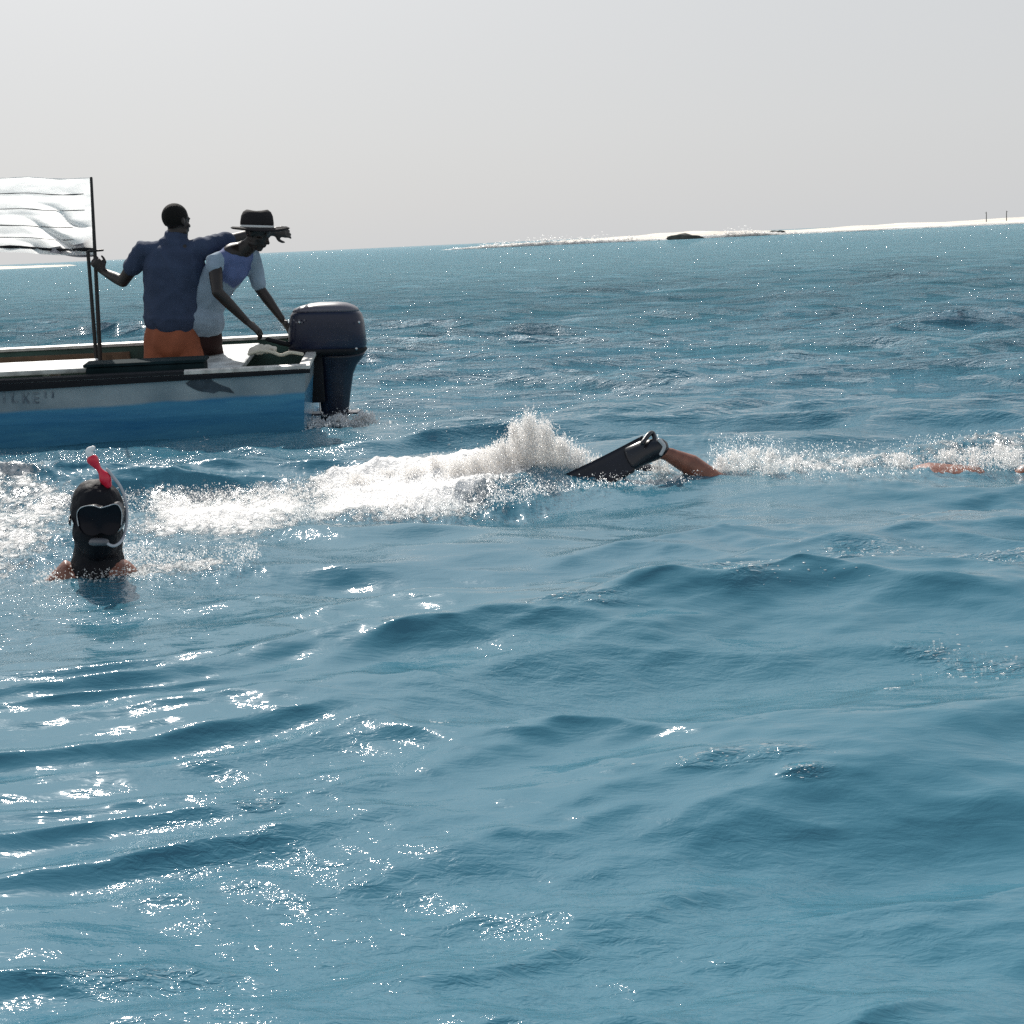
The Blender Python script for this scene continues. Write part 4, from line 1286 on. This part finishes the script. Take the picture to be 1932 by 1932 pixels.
# snorkel
sk = [at(196, 1022, Y3 - .19), at(215, 1030, Y3 - .19), at(232, 1016, Y3 - .13), at(239, 985, Y3 - .08), at(238, 950, Y3 - .06), at(228, 920, Y3 - .05), at(212, 898, Y3 - .04), at(202, 886, Y3 - .04)]
bm = bmesh.new(); c_ = curve_pts(sk, 5); loft(bm, c_, [.0056] * len(c_), n=12)
tube = obj('snorkel_tube', bm, mat('clear_grey_plastic', (.42, .42, .44), .3), S1)
bm = bmesh.new(); c_ = curve_pts([at(203, 914, Y3 - .04), at(196, 898, Y3 - .04), at(186, 884, Y3 - .04), at(175, 868, Y3 - .04)], 5); loft(bm, c_, [.016 + .006 * math.sin(k * .5) for k in range(len(c_))], n=14)
obj('snorkel_splash_guard', bm, M_red, tube)
bm = bmesh.new(); c_ = curve_pts([at(174, 866, Y3 - .04), at(168, 852, Y3 - .04), at(176, 845, Y3 - .04)], 4); loft(bm, c_, [.010, .012, .014, .015, .014, .013, .012, .010, .008], n=12)
obj('snorkel_tip', bm, M_white_pl, tube)
bm = bmesh.new(); loft(bm, [at(180, 1022, Y3 - .155), at(198, 1023, Y3 - .19)], [(.028, .016), (.016, .013)], n=12)
obj('mouthpiece', bm, mat('grey_silicone', (.10, .10, .11), .4), tube)

# ---- swimmer face down, kicking with fins
Y4 = 7.90
S2 = tag(empty('person', V3((1.685, 7.840, 0))), 'swimmer lying face down at the surface, finned feet kicking up spray', 'person')
bm = bmesh.new()
hipc = V3((1.587, 7.860, -.118))
chest = V3((2.022, 7.810, -.092)); topc = V3((2.217, 7.790, -.090))
Z = V3((0, 0, 1))
loft(bm, [hipc + V3((-.05, 0, 0)), hipc + V3((.05, 0, 0)), hipc + V3((.20, -.02, -.01)), chest, topc], [(.155, .10), (.16, .105), (.14, .095), (.18, .115), (.15, .09)], ref=Z, n=22)
hc4 = topc + V3((.24, -.02, -.02))
loft(bm, [topc, topc + V3((.10, 0, 0)), hc4], [(.09, .06), (.055, .055), (.055, .055)], ref=Z, n=14)
head(bm, hc4, V3((.25, 0, -1)), V3((1, 0, .25)), 1.0)
footA = at(1232, 852, Y4); ankA = at(1262, 858, Y4); calfA = at(1302, 877, Y4); kneeA = at(1352, 912, Y4 - .02)
loft(bm, [hipc + V3((0, -.08, -.02)), (hipc + V3((0, -.08, -.02))).lerp(kneeA, .5) + V3((0, 0, -.04)), kneeA], [.088, .072, .056], n=14)
loft(bm, [kneeA, calfA, ankA], [.055, .054, .035], n=14)
loft(bm, [ankA + V3((.01, 0, 0)), footA, at(1214, 852, Y4)], [(.033, .034), (.036, .028), (.030, .015)], ref=Z, n=12)
kneeB = V3((1.141, 8.020, -.12)); ankB = V3((0.761, 8.040, -.02)); footB = V3((0.609, 8.040, -.0))
loft(bm, [hipc + V3((0, .08, -.02)), (hipc + V3((0, .08, -.04))).lerp(kneeB, .5), kneeB], [.088, .072, .056], n=14)
loft(bm, [kneeB, kneeB.lerp(ankB, .35), ankB], [.055, .054, .035], n=14)
loft(bm, [ankB, footB], [(.036, .034), (.042, .02)], ref=Z, n=12)
# arms stretched forward / along the surface
for (q, a1, a2, dz) in ((-1, V3((2.304, 7.580, -.26)), V3((2.500, 7.460, -.36)), 0), (1, V3((2.500, 8.040, -.08)), V3((2.739, 8.060, -.10)), 0)):
    s0 = topc + V3((-.02, .17 * q, .0))
    loft(bm, [topc + V3((-.02, .08 * q, 0)), s0, a1], [.065, .06, .042], n=14)
    loft(bm, [a1, a1.lerp(a2, .35), a2], [.042, .042, .028], n=14)
    hand(bm, a2, a2 - a1, V3((0, -q, 0)), V3((0, 0, -1)), .25)
remeshed('body', bm, .0068, M_skin_wet, S2, 4, .5)
bm = bmesh.new()
loft(bm, [hipc + V3((-.08, 0, 0)), hipc + V3((.02, 0, .0)), hipc + V3((.12, -.01, 0))], [(.175, .118), (.175, .12), (.16, .112)], ref=Z, n=22)
for q, kk in ((-1, kneeA), (1, kneeB)):
    h0 = hipc + V3((0, .085 * q, -.015)); loft(bm, [h0, h0.lerp(kk, .5) + V3((0, 0, -.02))], [.10, .09], n=16)
remeshed('swim_shorts', bm, .008, M_navy_shirt, S2, 4, .5)

def fin(name, root, toe, tip, width_dir, m, w0, w1, bend):
    """foot pocket at root..toe, blade toe..tip"""
    holder = None
    bm = bmesh.new()
    root, toe, tip = V3(root), V3(toe), V3(tip)
    wd = V3(width_dir).normalized()
    ax_ = (tip - toe)
    nrm = ax_.cross(wd).normalized()
    n, mseg = 20, 8
    G = []
    for i in range(n + 1):
        s = i / n
        c = toe.lerp(tip, s) + nrm * bend * math.sin(s * math.pi * .9)
        w = w0 + (w1 - w0) * s ** .8
        if s > .9: w *= 1 - (s - .9) * 2.5
        col = []
        for j in range(mseg + 1):
            t = j / mseg - .5
            rib = .008 if abs(t) > .45 else (.004 if abs(abs(t) - .18) < .05 else 0)
            tipc = -ax_.normalized() * .05 * (1 - (2 * t) ** 2) if s > .95 else V3()
            col.append((c + wd * w * t + tipc, rib + .004 * (1 - s) + .0015))
        G.append(col)
    top_ = [[bm.verts.new(p + nrm * h_) for p, h_ in col] for col in G]
    bot_ = [[bm.verts.new(p - nrm * h_) for p, h_ in col] for col in G]
    for A, flip in ((top_, 0), (bot_, 1)):
        for i in range(n):
            for j in range(mseg):
                f_ = (A[i][j], A[i + 1][j], A[i + 1][j + 1], A[i][j + 1])
                bm.faces.new(f_ if not flip else f_[::-1])
    for i in range(n):
        for j in (0, mseg):
            bm.faces.new((top_[i][j], top_[i + 1][j], bot_[i + 1][j], bot_[i][j]))
    for j in range(mseg):
        for i in (0, n):
            bm.faces.new((top_[i][j], top_[i][j + 1], bot_[i][j + 1], bot_[i][j]))
    b_ = obj(name, bm, m, S2)
    bm = bmesh.new()
    loft(bm, [root, root.lerp(toe, .35), root.lerp(toe, .75), toe + (tip - toe) * .10], [(.050, .054), (.056, .052), (.062, .044), (.064, .018)], ref=nrm, n=16)
    remeshed('foot_pocket', bm, .006, m, b_, 3, .5, world=False) if False else None
    pk = obj('foot_pocket', bm, M_rubber, S2)
    pk.parent = b_
    return b_
tA = at(1222, 848, Y4)
fin('fin', at(1243, 846, Y4), at(1205, 856, Y4), at(1040, 938, Y4 - .03), V3((.30, .45, .85)), M_fin, .185, .20, .015)
bm = bmesh.new()   # heel strap and buckle, upright edge of the raised fin
loft(bm, curve_pts([at(1212, 836, Y4 - .05), at(1224, 820, Y4), at(1232, 818, Y4 + .03), at(1238, 838, Y4 - .03), at(1246, 852, Y4 - .04)], 4), [.012] * 17, n=8)
obj('fin_strap', bm, M_rubber, S2)
bm = bmesh.new()
loft(bm, curve_pts([at(1244, 830, Y4 - .045), at(1253, 842, Y4 - .045), at(1247, 856, Y4 - .045)], 4), [.010] * 9, n=8)
obj('fin_buckle', bm, M_lens_edge, S2)
fin('fin', V3((0.739, 8.040, -.02)), V3((0.609, 8.040, .01)), V3((0.174, 8.000, -.03)), V3((0, .75, .6)), M_fin2, .13, .17, .015)

# ------------------------------------------------------------------ white float on the open water
bp_ = atz(1570, 772)
fl = tag(empty('float', V3((bp_.x, bp_.y, 0))), 'small white float bobbing on the open water far behind the swimmer', 'float')
bm = bmesh.new(); ellipsoid(bm, V3((bp_.x, bp_.y, .022)), (.050, .045, .028), None, 18, 12); obj('float_body', bm, M_buoy, fl)
bm = bmesh.new(); ellipsoid(bm, V3((bp_.x + .075, bp_.y, .018)), (.020, .02, .016), None, 12, 8); obj('float_cap', bm, M_buoy, fl)

# ------------------------------------------------------------------ spray and splash droplets
rs = np.random.default_rng(77)
def droplets(name, pts, rad, label, stretch=None, sub=0):
    scl = rad[:, None] * (.65 + .7 * rs.random((len(pts), 3)))
    if stretch is not None: scl[:, 2] *= stretch
    return blob_cloud(name, pts, scl, label, sub)

def in_poly(poly, n, zf, rlo, rhi):
    xs = [p[0] for p in poly]; ys = [p[1] for p in poly]
    out = np.zeros((0, 2))
    while len(out) < n:
        q = np.stack([min(xs) + rs.random(n * 2) * (max(xs) - min(xs)), min(ys) + rs.random(n * 2) * (max(ys) - min(ys))], 1)
        cl_ = vnoise(q[:, 0], q[:, 1], .16, 31) * .6 + vnoise(q[:, 0], q[:, 1], .06, 32) * .4
        q = q[(sdist(q[:, 0], q[:, 1], poly) > 0) & (cl_ + .25 * rs.random(len(q)) > .55)]
        out = np.concatenate([out, q])
    out = out[:n]
    z = zf * rs.random(n) ** 2.2
    r_ = rlo * (rhi / rlo) ** (rs.random(n) ** 2)
    return np.column_stack([out, z]), r_

A = []; Bq = []
def put(p, r_): A.append(p); Bq.append(r_)
put(*in_poly(FOAM[0][0], 13000, .09, .0011, .0046))
put(*in_poly(FOAM[1][0], 6500, .05, .0011, .0044))
put(*in_poly(FOAM[2][0], 5000, .03, .0011, .0040))
put(*in_poly(FOAM[3][0], 2600, .04, .0018, .0048))
put(*in_poly(FOAM[4][0], 3200, .045, .0018, .0048))
put(*in_poly(FOAM[5][0], 12000, .085, .0011, .0048))
put(*in_poly(FOAM[6][0], 700, .08, .003, .008))
droplets('spray_droplets', np.concatenate(A), np.concatenate(Bq), 'white droplets and bubbles thrown up along the swimmers\' wake', sub=0)

# main splash plume beside the fins, from many jets
pts = []; rad = []; st = []
def jet(px, pyb, pyt, Y, n, spread, lean=0.0, r0=.0010, r1=.0036):
    b0 = at(px, pyb, Y); H_ = at(px, pyt, Y).z
    for i in range(int(n * 3.4)):
        h_ = rs.random() ** 1.35
        w = spread * (1 - .55 * h_) * (.5 + .5 * rs.random())
        pts.append((b0.x + rs.normal() * w + lean * h_, Y + rs.normal() * w * .9, max(0, h_ * H_ * (1 + .10 * rs.normal()))))
        rad.append(r0 * (r1 / r0) ** (rs.random() ** 1.6)); st.append(1 + 2.2 * rs.random())
for px, pyt, n, sp_ in ((1010, 790, 2600, .055), (985, 803, 1800, .05), (1040, 800, 1800, .05), (960, 835, 1500, .06), (1070, 830, 1500, .06), (925, 850, 900, .06), (1100, 848, 800, .06), (1135, 862, 250, .045), (945, 845, 1000, .07), (905, 862, 1300, .07), (870, 870, 1100, .07), (830, 862, 700, .05), (790, 880, 700, .07), (740, 888, 600, .06), (680, 895, 450, .06), (620, 905, 350, .06)):
    jet(px, 925, pyt, 8.02 + .06 * rs.normal(), n, sp_ * 1.15, lean=-.02)
for px, pyt, n, sp_ in ((1420, 846, 450, .06), (1385, 852, 420, .06), (1455, 850, 350, .05), (1360, 862, 260, .04), (1500, 862, 200, .05), (1620, 862, 160, .06), (1700, 856, 250, .06), (1790, 850, 300, .06), (1840, 845, 260, .07), (1885, 838, 220, .06), (1910, 848, 300, .06), (1260, 862, 120, .03)):
    jet(px, 885, pyt, 7.88 + .06 * rs.normal(), n, sp_)
jet(1240, 880, 832, 7.95, 260, .03)
for px, pyt, n in ((470, 795, 25), (510, 765, 35), (545, 770, 40), (640, 785, 160), (690, 780, 120), (600, 795, 90)): jet(px, 812, pyt, 11.0, n, .06, r0=.003, r1=.011)  # hull-side jets are drops added as sun glints; the rest is motor wash
pts = np.array(pts); rad = np.array(rad); st = np.array(st)
droplets('splash', pts, rad, 'tall white splash thrown up just behind the kicking fins, plus drops added as glints along the hull', st)



# ------------------------------------------------------------------ white flecks added as sun glints on the open water, some foam and drops
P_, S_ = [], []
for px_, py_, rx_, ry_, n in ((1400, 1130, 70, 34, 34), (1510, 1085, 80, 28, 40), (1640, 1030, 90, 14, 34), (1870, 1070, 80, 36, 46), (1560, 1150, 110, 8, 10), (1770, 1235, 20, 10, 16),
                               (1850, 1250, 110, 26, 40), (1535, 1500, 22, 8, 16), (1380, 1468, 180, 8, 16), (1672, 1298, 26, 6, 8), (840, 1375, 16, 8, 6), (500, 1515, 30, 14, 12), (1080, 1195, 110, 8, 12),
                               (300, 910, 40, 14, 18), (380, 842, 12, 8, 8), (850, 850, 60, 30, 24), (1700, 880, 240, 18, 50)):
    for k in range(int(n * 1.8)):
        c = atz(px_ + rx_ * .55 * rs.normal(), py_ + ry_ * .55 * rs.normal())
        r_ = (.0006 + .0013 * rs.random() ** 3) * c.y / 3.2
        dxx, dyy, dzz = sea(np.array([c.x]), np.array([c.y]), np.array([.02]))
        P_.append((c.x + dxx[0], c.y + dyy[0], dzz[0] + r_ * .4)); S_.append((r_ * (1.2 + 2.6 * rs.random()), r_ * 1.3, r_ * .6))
blob_cloud('glint_flecks', np.array(P_), np.array(S_), 'scattered white flecks standing in for sun glints on the open water, some for foam and drops', sub=1, m=M_surf)
